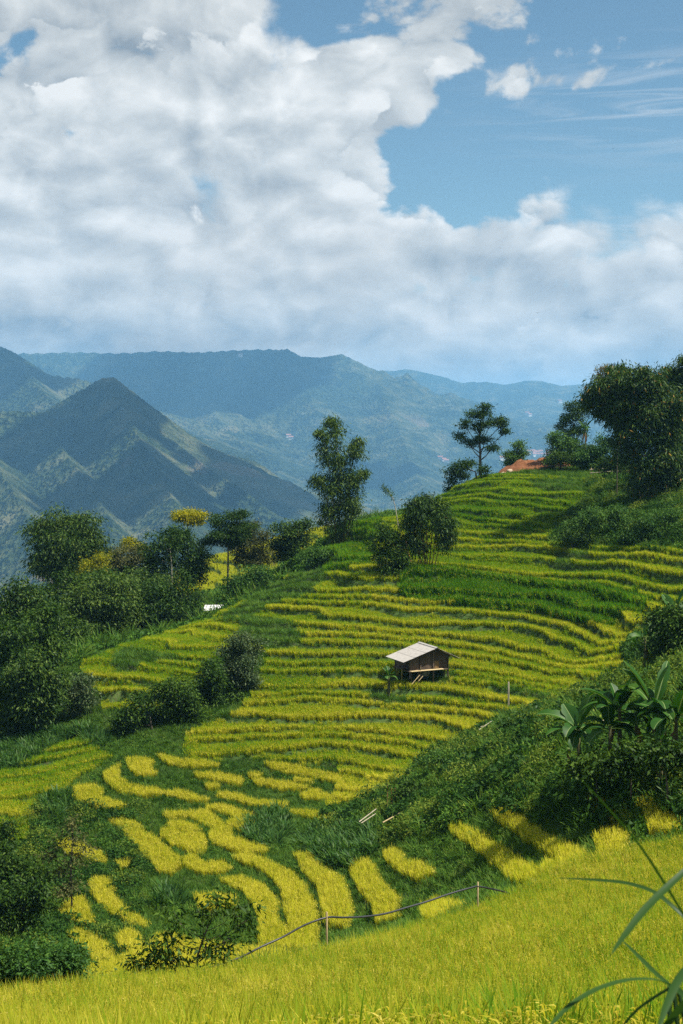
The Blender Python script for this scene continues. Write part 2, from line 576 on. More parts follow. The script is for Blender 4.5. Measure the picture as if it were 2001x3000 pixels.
PLOTS = [c7(p) for p in [
    [(340, 150), (420, 140), (470, 160), (470, 195), (580, 235), (560, 250), (470, 250), (380, 235), (345, 200)],
    [(470, 85), (545, 55), (550, 110), (600, 140), (680, 155), (760, 165), (750, 190), (660, 195), (560, 180), (505, 145)],
    [(580, 25), (640, 15), (720, 30), (690, 60), (730, 100), (640, 100), (600, 75)],
    [(750, 170), (830, 165), (900, 190), (970, 210), (950, 225), (860, 210), (770, 195)],
    [(720, 0), (800, 20), (960, 35), (1030, 60), (900, 65), (770, 50)],
    [(890, 85), (1000, 85), (1120, 115), (1110, 145), (1000, 125), (900, 105)],
    [(995, 180), (1080, 180), (1180, 215), (1330, 225), (1320, 245), (1200, 245), (1100, 225), (1000, 200)],
    [(945, 230), (1040, 235), (1100, 260), (1170, 270), (1170, 330), (1100, 360), (1040, 320), (1080, 290), (950, 255)],
    [(490, 305), (560, 300), (650, 320), (660, 360), (720, 390), (760, 430), (820, 470), (830, 520), (790, 550), (730, 540), (690, 480), (640, 430), (590, 390), (560, 340)],
    [(750, 265), (860, 265), (960, 260), (1000, 300), (1060, 340), (1060, 380), (1150, 410), (1240, 440), (1230, 460), (1100, 450), (1000, 420), (960, 390), (980, 350), (920, 310), (880, 295), (770, 300)],
    [(765, 310), (850, 310), (915, 330), (920, 365), (840, 360), (770, 330)],
    [(740, 350), (800, 340), (830, 370), (780, 395), (740, 385)],
    [(800, 380), (870, 360), (940, 370), (950, 430), (930, 460), (860, 450), (850, 430), (770, 420)],
    [(840, 470), (890, 460), (935, 500), (1010, 495), (1070, 530), (1000, 550), (920, 545), (850, 520)],
    [(1060, 465), (1150, 460), (1250, 495), (1340, 545), (1400, 600), (1450, 690), (1460, 800), (1460, 890), (1330, 900), (1340, 800), (1310, 700), (1300, 620), (1250, 560), (1180, 520), (1090, 490)],
    [(1020, 565), (1100, 560), (1190, 590), (1250, 640), (1280, 690), (1270, 760), (1325, 790), (1325, 900), (1200, 880), (1200, 760), (1160, 680), (1110, 620), (1040, 600)],
    [(1350, 455), (1420, 460), (1470, 520), (1530, 540), (1568, 560), (1600, 640), (1625, 740), (1600, 800), (1500, 780), (1480, 660), (1460, 600), (1410, 550)],
    [(900, 650), (980, 640), (1080, 655), (1080, 700), (1000, 710), (920, 715)],
    [(415, 575), (470, 565), (520, 590), (520, 650), (560, 690), (620, 740), (680, 770), (680, 800), (600, 780), (520, 740), (470, 690), (430, 650)],
    [(265, 715), (340, 655), (390, 660), (410, 720), (435, 770), (400, 790), (330, 770), (290, 740)],
    [(315, 820), (390, 810), (440, 840), (510, 890), (520, 940), (440, 950), (400, 900), (330, 860)],
    [(535, 830), (590, 805), (640, 830), (670, 890), (620, 920), (560, 890)],
    [(390, 1000), (450, 960), (560, 930), (680, 890), (720, 830), (800, 830), (880, 860), (1100, 880), (1320, 900), (1320, 1000), (870, 1020), (700, 1040), (500, 1060), (390, 1080)],
    [(265, 400), (330, 390), (400, 430), (470, 450), (495, 490), (450, 505), (410, 480), (300, 450)],
    [(530, 500), (580, 485), (610, 500), (560, 530)], [(945, 140), (1000, 135), (1010, 160), (950, 165)], [(1140, 85), (1200, 85), (1200, 110), (1150, 110)],
    [(1160, 115), (1260, 120), (1420, 150), (1420, 165), (1300, 165), (1180, 140)], [(1340, 105), (1440, 120), (1440, 140), (1350, 130)],
    [(1210, 35), (1330, 45), (1450, 75), (1568, 100), (1568, 135), (1450, 115), (1330, 90), (1250, 70)],
    [(1370, 180), (1450, 165), (1510, 190), (1510, 215), (1400, 210)], [(1310, 255), (1420, 260), (1568, 290), (1568, 335), (1450, 300), (1350, 275)],
]] + [c8(p) for p in [
    [(695, 255), (760, 245), (860, 300), (920, 360), (1000, 390), (1110, 440), (1110, 470), (1020, 465), (930, 430), (850, 370), (780, 320), (710, 285)],
    [(480, 325), (560, 320), (640, 360), (700, 400), (800, 470), (880, 510), (910, 540), (880, 570), (800, 565), (740, 520), (650, 440), (590, 400), (540, 370)],
    [(50, 500), (100, 480), (150, 500), (170, 570), (220, 620), (270, 660), (260, 740), (160, 760), (150, 690), (90, 620), (60, 560)],
    [(195, 450), (240, 430), (290, 460), (300, 490), (370, 490), (430, 540), (350, 570), (300, 540), (230, 500)],
    [(920, 500), (960, 480), (1100, 480), (1110, 530), (1050, 580), (900, 620), (900, 560)],
    [(1125, 180), (1180, 190), (1310, 240), (1330, 300), (1240, 290), (1150, 240)],
    [(1340, 190), (1380, 180), (1440, 200), (1500, 260), (1568, 290), (1568, 340), (1430, 330), (1400, 270), (1350, 230)],
    [(1170, 370), (1240, 335), (1310, 360), (1300, 430), (1220, 470), (1190, 420)],
    [(360, 710), (430, 665), (520, 680), (600, 690), (560, 740), (420, 750)],
]]
FG_EDGE = [(-400, 2915), (0, 2895), (250, 2872), (500, 2848), (750, 2808), (1000, 2762), (1200, 2712), (1400, 2652), (1560, 2578), (1640, 2520), (1700, 2500), (1850, 2468), (2001, 2440), (2400, 2380)]
fe = np.array(FG_EDGE, float)

CLS = np.zeros(GXX.shape, np.int8)                      # 0 rough weeds
behind = (GYY > 85)
# behind the spur crest: forest floor
crest_px = np.array([(-900, 2150), (0, 2060), (252, 1935), (357, 1890), (447, 1864), (555, 1832), (702, 1774), (785, 1723), (893, 1668), (950, 1600), (1030, 1535), (1180, 1508), (1330, 1432), (1400, 1398), (1480, 1372), (1560, 1350), (2300, 1350)], float)
crest_Y = np.array([105, 108, 113, 119, 123, 128, 135, 141, 147, 152, 156, 160, 174, 182, 187, 190, 190], float)
cY = np.interp(PX, crest_px[:, 0], crest_Y)
BEH = GYY > cY + 1.0
m = in_poly(PX, PY, M_POLY) & (GYY > 86) & ~BEH
CLS[m] = 1
m = in_poly(PX, PY, LIGHT_POLY) & (GYY > 75) & (GYY < 112)
CLS[m] = 1
SOFTX = PX + 3 * fbm(GXX / 1.7, GYY / 1.7, 2)
SOFTY = PY + 3 * fbm(GXX / 1.7 + 40, GYY / 1.7, 2)
_, PYL = project(GXX, GYY, ZB + 0.40)
for q_, p in enumerate(PLOTS):      # both the foot and the top of the crop lie inside the traced strip
    CLS[in_poly(SOFTX, SOFTY, p) & (in_poly(SOFTX, SOFTY - PY + PYL, p) | (q_ >= len(PLOTS) - 9)) & (GYY > 47) & (GYY < 100)] = 2
for p in DEEP:
    CLS[in_poly(PX, PY, p) & (GYY > 100) & ~BEH] = 4
for p in PATCH:
    CLS[in_poly(SOFTX, SOFTY, p) & (GYY > 86) & ~BEH] = 6
CLS[in_poly(PX, PY, LAWN) & (GYY > 110) & ~BEH] = 6
bank = [(1370, 2140), (1470, 2085), (1640, 2050), (1700, 2000), (1830, 1960), (1860, 1850), (2400, 1760), (2400, 2400), (2001, 2430), (1700, 2380), (1450, 2330), (1300, 2420), (1000, 2440), (900, 2400), (1080, 2330), (1280, 2190)]
CLS[in_poly(PX, PY, bank) & (GYY > 47) & (CLS == 0)] = 5
rb = [(1610, 1545), (1660, 1490), (1745, 1440), (1720, 1400), (2400, 1350), (2400, 1610), (1780, 1600), (1625, 1580)]
CLS[in_poly(PX, PY, rb) & (GYY > 110) & ~BEH & (CLS != 1)] = 5
edge_row = np.interp(PX, fe[:, 0], fe[:, 1])
FG = (GYY < 50) & (PY > edge_row + 3 * fbm(GXX, GYY, 2)) & (GYY > 9)
CLS[FG] = 3
CLS[BEH & (PX < 1150)] = 9
CLS[BEH & (PX >= 1150)] = 6
CLS[(CLS == 0) & (GYY > 128)] = 6
CLS[(GYY > 186) & (GYY < 240) & (GXX < -2) & (GXX > -26) & BEH] = 8
mound_c = W(1545, 1372, 184)
CLS[((GXX - mound_c.x) / 6.5) ** 2 + ((GYY - mound_c.y) / 5.0) ** 2 < 1.0] = 7

# terrace steps
gzx = np.gradient(ZB, GS, axis=1)
gzy = np.gradient(ZB, GS, axis=0)
gtx = np.gradient(bilin(coarse_x, coarse_y, tcg, GXX, GYY), GS, axis=1)
gty = np.gradient(bilin(coarse_x, coarse_y, tcg, GXX, GYY), GS, axis=0)
STEP = np.clip((gzx * gtx + gzy * gty) / (gtx ** 2 + gty ** 2 + 1e-6) / 0.92, 0.0, 1.2) * 1.35
FR = TF - np.floor(TF)
saw = np.where(FR < 0.86, FR / 0.86, (1 - FR) / 0.14)
TF0 = TF.copy()
tmask = ((CLS == 1) | (CLS == 4) | (CLS == 6)) & ~BEH
k = np.ones(5) / 5.0
tm = tmask.astype(float)
for ax in (0, 1):
    tm = np.apply_along_axis(lambda v: np.convolve(v, k, 'same'), ax, tm)
ZT = ZB - (saw - 0.5) * STEP * tm
# far terraces behind the spur
f8 = (CLS == 8)
t8 = ZB / 0.8
fr8 = t8 - np.floor(t8)
ZT = np.where(f8, ZB - (fr8 - 0.5) * 0.7, ZT)
TF = np.where(f8, t8, TF)
FR = np.where(f8, fr8, FR)
ZT = ZT + 0.03 * fbm(GXX / 0.9, GYY / 0.9, 2)
mm = 1 - np.clip(((GXX - mound_c.x) / 6.0) ** 2 + ((GYY - mound_c.y - 1.0) / 4.5) ** 2, 0, 1)
ZT = ZT + 0.95 * mm * (1 + 0.7 * fbm(GXX / 1.6, GYY / 1.6, 4)) * (CLS == 7)


def gz(x, y):
    return bilin(gx, gy, ZT, np.asarray(x, float), np.asarray(y, float))


def gz1(x, y):
    return float(gz(np.array([x]), np.array([y]))[0])


def at(px, Y, sink=0.0):
    """a point on the ground straight under photograph column px at forward distance Y"""
    x = ray(px, 1500)[0] * Y
    # the column's small perspective change with height is negligible over one tree
    return Vector((x, Y, gz1(x, Y) - sink))


# ---- ground mesh and material
mat_ground, nt, out = new_mat('hillside_soil_and_grass')
geo = nt.new('ShaderNodeNewGeometry')
pos = geo.outputs['Position']
n1 = nt.noise(pos, 0.9, 5.0, 0.6)
n2 = nt.noise(pos, 6.0, 4.0, 0.6)
cg = nt.ramp(n1, [(0.25, (0.022, 0.045, 0.010)), (0.5, (0.045, 0.085, 0.018)), (0.75, (0.075, 0.115, 0.028))])
cg = nt.mix(nt.rng(n2, 0.45, 0.75), cg, (0.06, 0.055, 0.025, 1))
at_s = nt.new('ShaderNodeAttribute', attribute_name='soil')
soil = nt.ramp(nt.noise(pos, 2.3, 6.0, 0.65), [(0.3, (0.11, 0.042, 0.018)), (0.55, (0.19, 0.078, 0.034)), (0.8, (0.29, 0.16, 0.085))])
cg = nt.mix(at_s.outputs['Fac'], cg, soil)
bsdf = nt.new('ShaderNodeBsdfPrincipled')
nt.put(bsdf.inputs['Base Color'], cg)
bsdf.inputs['Roughness'].default_value = 0.95
bsdf.inputs['Specular IOR Level'].default_value = 0.1
bmp = nt.new('ShaderNodeBump')
bmp.inputs['Strength'].default_value = 0.8
bmp.inputs['Distance'].default_value = 0.12
nt.put(bmp.inputs['Height'], n2)
nt.l.new(bmp.outputs[0], bsdf.inputs['Normal'])
nt.l.new(bsdf.outputs[0], out.inputs[0])

keepf = None
me = np_mesh('terraced_hillside', np.stack([GXX, GYY, ZT], -1).reshape(-1, 3), grid_faces(NX, NY), smooth=False)
add_attr(me, 'soil', (CLS == 7).astype(np.float32).ravel())
tag(link('terraced_hillside', me, mat_ground), 'terraced hillside ground under the rice and weeds', kind='structure')

# ------------------------------------------------------------------ mountains and valley
mat_mtn, nt, out = new_mat('forested_mountain')
geo = nt.new('ShaderNodeNewGeometry')
pos = geo.outputs['Position']
nA = nt.noise(pos, 0.0022, 5.0, 0.6)
nB = nt.noise(pos, 0.012, 6.0, 0.65)
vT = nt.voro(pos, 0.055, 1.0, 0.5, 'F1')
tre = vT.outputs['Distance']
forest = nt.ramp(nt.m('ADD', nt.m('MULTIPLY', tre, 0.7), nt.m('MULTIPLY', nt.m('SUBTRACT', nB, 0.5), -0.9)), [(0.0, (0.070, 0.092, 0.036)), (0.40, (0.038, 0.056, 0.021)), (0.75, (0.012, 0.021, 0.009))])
grassm = nt.ramp(nB, [(0.3, (0.055, 0.072, 0.028)), (0.55, (0.095, 0.105, 0.050)), (0.75, (0.15, 0.140, 0.080))])
f = nt.rng(nt.m('ADD', nt.m('MULTIPLY', nA, 0.6), nt.m('MULTIPLY', nB, 0.5)), 0.50, 0.66)
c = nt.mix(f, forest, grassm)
# cleared fields: a few paler angular patches
vF = nt.voro(pos, 0.0085, 0.0, 0.5, 'F1')
sepf = nt.new('ShaderNodeSeparateColor')
nt.put(sepf.inputs[0], vF.outputs['Color'])
fld = nt.m('MULTIPLY', nt.rng(sepf.outputs[0], 0.90, 0.93), nt.rng(nA, 0.50, 0.58))
sepp = nt.new('ShaderNodeSeparateXYZ')
nt.put(sepp.inputs[0], pos)
fld = nt.m('MULTIPLY', fld, nt.rng(sepp.outputs[2], 60.0, -60.0))
c = nt.mix(fld, c, nt.mix(sepf.outputs[1], (0.13, 0.14, 0.05, 1), (0.17, 0.13, 0.09, 1)))
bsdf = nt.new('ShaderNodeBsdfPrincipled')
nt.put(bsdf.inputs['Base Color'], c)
bsdf.inputs['Roughness'].default_value = 1.0
bsdf.inputs['Specular IOR Level'].default_value = 0.0
bmp = nt.new('ShaderNodeBump')
bmp.inputs['Strength'].default_value = 1.0
bmp.inputs['Distance'].default_value = 22.0
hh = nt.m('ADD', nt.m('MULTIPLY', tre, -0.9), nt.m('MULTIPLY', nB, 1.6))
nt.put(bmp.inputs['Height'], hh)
nt.l.new(bmp.outputs[0], bsdf.inputs['Normal'])
nt.l.new(bsdf.outputs[0], out.inputs[0])

VALLEY = -310.0


def mountain(name, label, crests, slope, y_range, a_range, da, ny, seed, gully=0.22, floor=VALLEY, conc=1.15):
    """a heightfield that falls away from its crest lines (photograph column, row, distance)"""
    al = np.arange(a_range[0], a_range[1], da)
    yl = np.geomspace(y_range[0], y_range[1], ny)
    A, Y = np.meshgrid(al, yl)
    X = A * Y
    nw1, nw2 = fbm(X / 420 + seed, Y / 420, 3), fbm(X / 420 - seed, Y / 420 + 7, 3)

    def fall(wx, wy):
        Z = np.full(X.shape, -1e9)
        Dm = np.full(X.shape, 1e9)
        for cr in crests:
            pts = [W(*p) for p in cr]
            for p, q in zip(pts[:-1], pts[1:]):
                ex, ey = q.x - p.x, q.y - p.y
                L2 = ex * ex + ey * ey + 1e-6
                t = np.clip(((wx - p.x) * ex + (wy - p.y) * ey) / L2, 0, 1)
                d = np.hypot(wx - p.x - t * ex, wy - p.y - t * ey)
                zc = p.z + t * (q.z - p.z)
                Hh = np.maximum(zc - floor, 30.0) * conc
                Z = np.maximum(Z, zc - Hh * (1 - np.exp(-slope * d / Hh)))
                Dm = np.minimum(Dm, d)
        return Z, Dm
    Z, Dm = fall(X, Y)
    k = np.clip(Dm / 400, 0, 1)
    Z, _ = fall(X + 90 * k * nw1, Y + 90 * k * nw2)
    k = np.clip(Dm / 260, 0.04, 1) * np.clip((Z - floor) / 200.0, 0, 1)
    Z = Z + gully * 120 * (ridged(X / 520 + seed, Y / 520, 4, 0.55) - 0.7) * k
    Z = Z + 5.0 * fbm(X / 34 + seed, Y / 34, 2) * np.clip(Dm / 120, 0.3, 1) + RNG.uniform(-1.4, 1.4, Z.shape)
    V = np.stack([X, Y, Z], -1).reshape(-1, 3)
    keep = (Z > floor - 12)
    kf = keep[:-1, :-1] | keep[1:, :-1] | keep[:-1, 1:] | keep[1:, 1:]
    me = np_mesh(name, V, grid_faces(len(al), ny, kf), smooth=True)
    return tag(link(name, me, mat_mtn), label, kind='structure')


mountain('pyramid_mountain', 'pointed green mountain with cloud shadows on its face', [
    [(-500, 1190, 3262), (-200, 1215, 3174), (0, 1202, 3086), (128, 1205, 3086), (236, 1141, 3174), (306, 1101, 3218), (332, 1100, 3218), (376, 1148, 3191), (434, 1205, 3139),
     (485, 1275, 3068), (530, 1307, 3015), (593, 1358, 2909), (638, 1390, 2865), (695, 1422, 2777), (753, 1467, 2689), (804, 1511, 2601), (870, 1570, 2513)],
    [(332, 1105, 3218), (380, 1220, 2953), (430, 1330, 2689), (500, 1450, 2380), (560, 1560, 2116)],
    [(128, 1210, 3086), (190, 1330, 2777), (270, 1430, 2468), (330, 1540, 2160)], [(-100, 1220, 3086), (0, 1380, 2557), (90, 1520, 2204), (150, 1650, 1940)]],
    0.90, (1498, 4584), (-0.36, 0.12), 0.0009, 300, 11.0, gully=0.16)
mountain('left_ridge', 'dark green ridge sloping down behind the pointed mountain', [
    [(-600, 960, 4998), (-200, 960, 4820), (0, 1013, 4730), (38, 1030, 4685), (96, 1078, 4641), (147, 1097, 4597), (230, 1108, 4552), (300, 1128, 4507), (350, 1200, 4418), (400, 1290, 4328)],
    [(0, 1020, 4730), (120, 1140, 4195), (220, 1240, 3748)]], 0.75, (3213, 5890), (-0.36, -0.06), 0.0009, 180, 23.0)
mountain('low_hill', 'lower farmed hill between the pointed mountain and the cloudy one', [
    [(300, 1180, 5970), (434, 1199, 5863), (478, 1205, 5810), (574, 1231, 5703), (651, 1263, 5596), (740, 1307, 5437), (823, 1358, 5277), (925, 1410, 5117), (1010, 1470, 4904)],
    [(574, 1235, 5703), (660, 1340, 5010), (760, 1450, 4371)], [(823, 1360, 5277), (800, 1450, 4690), (850, 1530, 4157)]],
    0.55, (3517, 6609), (-0.20, 0.06), 0.0009, 190, 37.0, gully=0.3)
mountain('cloudy_mountain', 'broad blue mountain with its summit in the cloud', [
    [(-200, 1034, 7900), (60, 1036, 7740), (200, 1031, 7650), (330, 1034, 7570), (450, 1029, 7500), (580, 1031, 7420), (690, 1026, 7340), (790, 1024, 7270), (840, 1026, 7200), (880, 1044, 7200), (940, 1046, 7200), (1000, 1036, 7200), (1030, 1050, 7155),
     (1100, 1110, 7020), (1180, 1175, 6885), (1240, 1215, 6750), (1330, 1265, 6570), (1450, 1330, 6300), (1560, 1372, 6030)],
    [(840, 1022, 7200), (870, 1085, 6840), (905, 1160, 6480), (960, 1250, 6030), (1010, 1330, 5580), (1050, 1400, 5130)], [(560, 1030, 7380), (600, 1130, 6660), (640, 1230, 6030)],
    [(1100, 1110, 7020), (1170, 1260, 6030), (1210, 1370, 5310), (1250, 1440, 4770)]],
    0.62, (4140, 9450), (-0.30, 0.17), 0.0009, 240, 51.0, gully=0.75)
mountain('far_ridge', 'pale blue far ridge across the valley', [
    [(900, 1070, 10672), (1000, 1080, 10672), (1060, 1082, 10672), (1130, 1086, 10672), (1200, 1081, 10598), (1240, 1090, 10525), (1285, 1112, 10451), (1350, 1121, 10378), (1420, 1117, 10304), (1480, 1126, 10304),
     (1540, 1113, 10304), (1580, 1114, 10304), (1640, 1129, 10304), (1720, 1125, 10304), (1800, 1102, 10304), (1900, 1090, 10304), (2000, 1086, 10157), (2400, 1070, 9936)],
    [(1285, 1115, 10451), (1330, 1230, 8464), (1380, 1300, 6992)], [(1560, 1120, 10304), (1600, 1220, 8464), (1640, 1300, 6992)], [(1850, 1100, 10304), (1880, 1230, 8096), (1900, 1310, 6624)]],
    0.35, (5520, 12512), (-0.05, 0.36), 0.0011, 160, 77.0, gully=0.5)

# valley floor, one sheet out to the horizon
al = np.linspace(-1.4, 1.4, 500)
yl = np.r_[np.geomspace(235, 3000, 130), np.geomspace(3100, 45000, 110)]
A_, Y_ = np.meshgrid(al, yl)
X_ = A_ * Y_
edge_z = np.interp(X_, [-400, -90, -40, 0, 40, 90, 400], [-60, -62, -48, -44, -36, -34, -30])
t_ = np.clip((Y_ - 235) / 1500.0, 0, 1)
Z_ = edge_z - 14 + (VALLEY - edge_z) * (t_ ** 0.75)
Z_ = Z_ + 30 * fbm(X_ / 600, Y_ / 600, 4) * np.clip((Y_ - 260) / 800, 0, 1) + np.clip((Y_ - 6000) / 9000, 0, 1) * 60
me = np_mesh('valley_ground', np.stack([X_, Y_, Z_], -1).reshape(-1, 3), grid_faces(500, 240), smooth=True)
tag(link('valley_ground', me, mat_mtn), 'broad valley floor running to the horizon', kind='structure')

# air: one even box of haze round everything but the sky
bm = bmesh.new()
bmesh.ops.create_cube(bm, size=1.0)
for v in bm.verts:
    v.co = Vector((v.co.x * 70000, (v.co.y + 0.5) * 47000 - 400, -420 if v.co.z < 0 else 410))
me = bpy.data.meshes.new('haze')
bm.to_mesh(me)
bm.free()
mat_haze, nt, out = new_mat('valley_air')
pv = nt.new('ShaderNodeVolumePrincipled')
pv.inputs['Color'].default_value = (0.27, 0.62, 1.0, 1)
pv.inputs['Density'].default_value = 1.0e-4
pv.inputs['Anisotropy'].default_value = 0.0
nt.l.new(pv.outputs[0], out.inputs['Volume'])
mat_haze.cycles.homogeneous_volume = True if hasattr(mat_haze.cycles, 'homogeneous_volume') else True
tag(link('haze', me, mat_haze), 'thin blue valley haze', kind='stuff')

# ------------------------------------------------------------------ plant materials
def leaf_mat(name, stops, trans=0.35, rough=0.55, spec=0.25, dead=None, dead_amt=0.0, inst=None):
    """leaf colour from stops picked by a per-leaf random number; light also passes through the blade"""
    m, nt, out = new_mat(name)
    a = nt.new('ShaderNodeAttribute', attribute_name='rnd')
    r = a.outputs['Fac']
    oi = nt.new('ShaderNodeObjectInfo')
    geo = nt.new('ShaderNodeNewGeometry')
    n = nt.noise(geo.outputs['Position'], 0.55, 2.0, 0.5)
    f = nt.m('ADD', nt.m('MULTIPLY', r, 0.55), nt.m('ADD', nt.m('MULTIPLY', n, 0.5), nt.m('MULTIPLY', nt.m('SUBTRACT', oi.outputs['Random'], 0.5), 0.22)))
    c = nt.ramp(f, stops)
    if dead:
        c = nt.mix(nt.rng(r, 1 - dead_amt - 0.004, 1 - dead_amt, smooth=False), c, (*dead, 1))
    finish_leaf(nt, out, c, trans, rough, spec)
    return m


def finish_leaf(nt, out, c, trans, rough, spec):
    d = nt.new('ShaderNodeBsdfDiffuse')
    nt.put(d.inputs[0], c)
    t = nt.new('ShaderNodeBsdfTranslucent')
    tcol = nt.vm('MULTIPLY', c, (1.25, 1.3, 0.55))
    nt.put(t.inputs[0], tcol)
    mx = nt.new('ShaderNodeMixShader')
    mx.inputs[0].default_value = trans
    nt.l.new(d.outputs[0], mx.inputs[1])
    nt.l.new(t.outputs[0], mx.inputs[2])
    g = nt.new('ShaderNodeBsdfGlossy')
    g.inputs['Roughness'].default_value = rough
    g.inputs['Color'].default_value = (1, 1, 1, 1)
    mx2 = nt.new('ShaderNodeMixShader')
    mx2.inputs[0].default_value = spec * 0.016
    nt.l.new(mx.outputs[0], mx2.inputs[1])
    nt.l.new(g.outputs[0], mx2.inputs[2])
    nt.l.new(mx2.outputs[0], out.inputs[0])


def rice_mat(name='rice_plant', k=(1.0, 1.0, 1.0)):
    m, nt, out = new_mat(name)
    pan = nt.new('ShaderNodeAttribute', attribute_name='pan').outputs['Fac']
    r = nt.new('ShaderNodeAttribute', attribute_name='rnd').outputs['Fac']
    ri = nt.new('ShaderNodeAttribute', attribute_name='ripe')
    ri.attribute_type = 'INSTANCER'
    ripe = nt.m('ADD', ri.outputs['Fac'], nt.m('MULTIPLY', nt.m('SUBTRACT', r, 0.5), 0.45))
    leaf = nt.ramp(ripe, [(0.0, (0.036, 0.125, 0.008)), (0.30, (0.140, 0.285, 0.010)), (0.55, (0.280, 0.350, 0.014)), (0.80, (0.430, 0.420, 0.024)), (1.0, (0.60, 0.54, 0.055))])
    ear = nt.ramp(ripe, [(0.0, (0.12, 0.19, 0.012)), (0.35, (0.40, 0.36, 0.018)), (0.7, (0.56, 0.49, 0.050)), (1.0, (0.66, 0.58, 0.110))])
    c = nt.mix(pan, leaf, ear)
    if k != (1.0, 1.0, 1.0):
        c = nt.vm('MULTIPLY', c, k)
    finish_leaf(nt, out, c, 0.42, 0.5, 0.12)
    return m


M_RICE = rice_mat()
M_RICE_NEAR = rice_mat('rice_plant_olive', (0.88, 0.85, 1.1))
M_WEED = leaf_mat('weed_leaf', [(0.2, (0.018, 0.052, 0.009)), (0.5, (0.045, 0.115, 0.014)), (0.75, (0.10, 0.195, 0.022)), (0.95, (0.20, 0.25, 0.038))], trans=0.25)
M_GRASS = leaf_mat('grass_blade', [(0.2, (0.030, 0.078, 0.010)), (0.5, (0.062, 0.140, 0.015)), (0.8, (0.115, 0.190, 0.024)), (0.97, (0.19, 0.20, 0.045))], trans=0.28)
M_GINGER = leaf_mat('ginger_leaf', [(0.2, (0.022, 0.065, 0.014)), (0.55, (0.045, 0.115, 0.020)), (0.9, (0.10, 0.175, 0.035))], spec=0.4, rough=0.45)


# ------------------------------------------------------------------ plant prototypes scattered as ground cover
def blades(n, rng, length, width, spread, lean, curl, base=(0, 0, 0), seg=(0.0, 0.45, 0.8, 1.0), up=1.0, len_var=0.3):
    """curved tapering blades -> verts, tris, random per blade"""
    V, F, RR = [], [], []
    for i in range(n):
        a = rng.uniform(0, 2 * np.pi)
        rr = spread * math.sqrt(rng.uniform(0, 1))
        bx, by = rr * math.cos(a), rr * math.sin(a)
        d = a + rng.normal(0, 0.9)
        L = length * (1 + len_var * rng.uniform(-1, 1))
        le = lean * rng.uniform(0.2, 1.0)
        cu = curl * rng.uniform(0.3, 1.0)
        w = width * rng.uniform(0.7, 1.15)
        tx, ty = -math.sin(d), math.cos(d)
        tw = rng.normal(0, 0.5)
        k = len(V)
        x, y, z = bx + base[0], by + base[1], base[2]
        ang = le
        ps = 0.0
        r = rng.uniform()
        wid = [0.75, 1.0, 0.75, 0.0]
        for j, s in enumerate(seg):
            ds = (s - ps) * L
            ang_m = le + cu * (s ** 1.6)
            x += ds * math.sin(ang_m) * math.cos(d)
            y += ds * math.sin(ang_m) * math.sin(d)
            z += ds * math.cos(ang_m) * up
            ps = s
            ww = w * wid[j] * 0.5
            if j < len(seg) - 1:
                V.append((x - tx * ww, y - ty * ww, z - tw * ww * 0.4))
                V.append((x + tx * ww, y + ty * ww, z + tw * ww * 0.4))
            else:
                V.append((x, y, z))
        for j in range(len(seg) - 2):
            q = k + 2 * j
            F += [(q, q + 1, q + 3), (q, q + 3, q + 2)]
        q = k + 2 * (len(seg) - 2)
        F.append((q, q + 1, q + 2))
        RR += [r] * (2 * (len(seg) - 2) + 1)
    return V, F, RR


def make_mesh(name, parts, mat):
    """parts: list of (V, F, RR, pan)"""
    V, F, RR, PN = [], [], [], []
    for v, f, r, p in parts:
        k = len(V)
        V += v
        F += [tuple(i + k for i in t) for t in f]
        RR += r
        PN += [p] * len(f)
    me = np_mesh(name, np.array(V), np.array(F))
    add_attr(me, 'rnd', np.array(RR), 'FACE')
    add_attr(me, 'pan', np.array(PN), 'FACE')
    me.materials.append(mat)
    return me


def proto_coll(name, meshes, label):
    c = bpy.data.collections.new(name)
    for i, me in enumerate(meshes):
        o = bpy.data.objects.new(me.name, me)
        tag(o, label, kind='stuff')
        c.objects.link(o)
    return c


def rice_tuft(name, seed, leaves, ears, h, spread, w, earlen, lean=0.22, curl=0.5, ear_z=(0.70, 0.92), mat=None):
    rng = np.random.default_rng(seed)
    P1 = blades(leaves, rng, h, w, spread, lean, curl)
    # ears: hang outwards near the top
    V, F, RR = [], [], []
    for i in range(ears):
        a = rng.uniform(0, 2 * np.pi)
        r0 = spread * math.sqrt(rng.uniform(0, 1)) * 1.15
        x, y, z = r0 * math.cos(a), r0 * math.sin(a), h * rng.uniform(*ear_z)
        d = a + rng.normal(0, 0.6)
        L = earlen * rng.uniform(0.7, 1.2)
        ww = w * rng.uniform(0.9, 1.5)
        tx, ty = -math.sin(d) * ww * 0.5, math.cos(d) * ww * 0.5
        p1 = (x + 0.55 * L * math.cos(d), y + 0.55 * L * math.sin(d), z - 0.10 * L)
        p2 = (x + 0.85 * L * math.cos(d), y + 0.85 * L * math.sin(d), z - 0.65 * L)
        k = len(V)
        V += [(x, y, z), (p1[0] - tx, p1[1] - ty, p1[2]), (p1[0] + tx, p1[1] + ty, p1[2]), p2]
        F += [(k, k + 1, k + 2), (k + 1, k + 3, k + 2)]
        r = rng.uniform()
        RR += [r, r]
    return make_mesh(name, [(*P1, 0.0), (V, F, RR, 1.0)], mat or M_RICE)


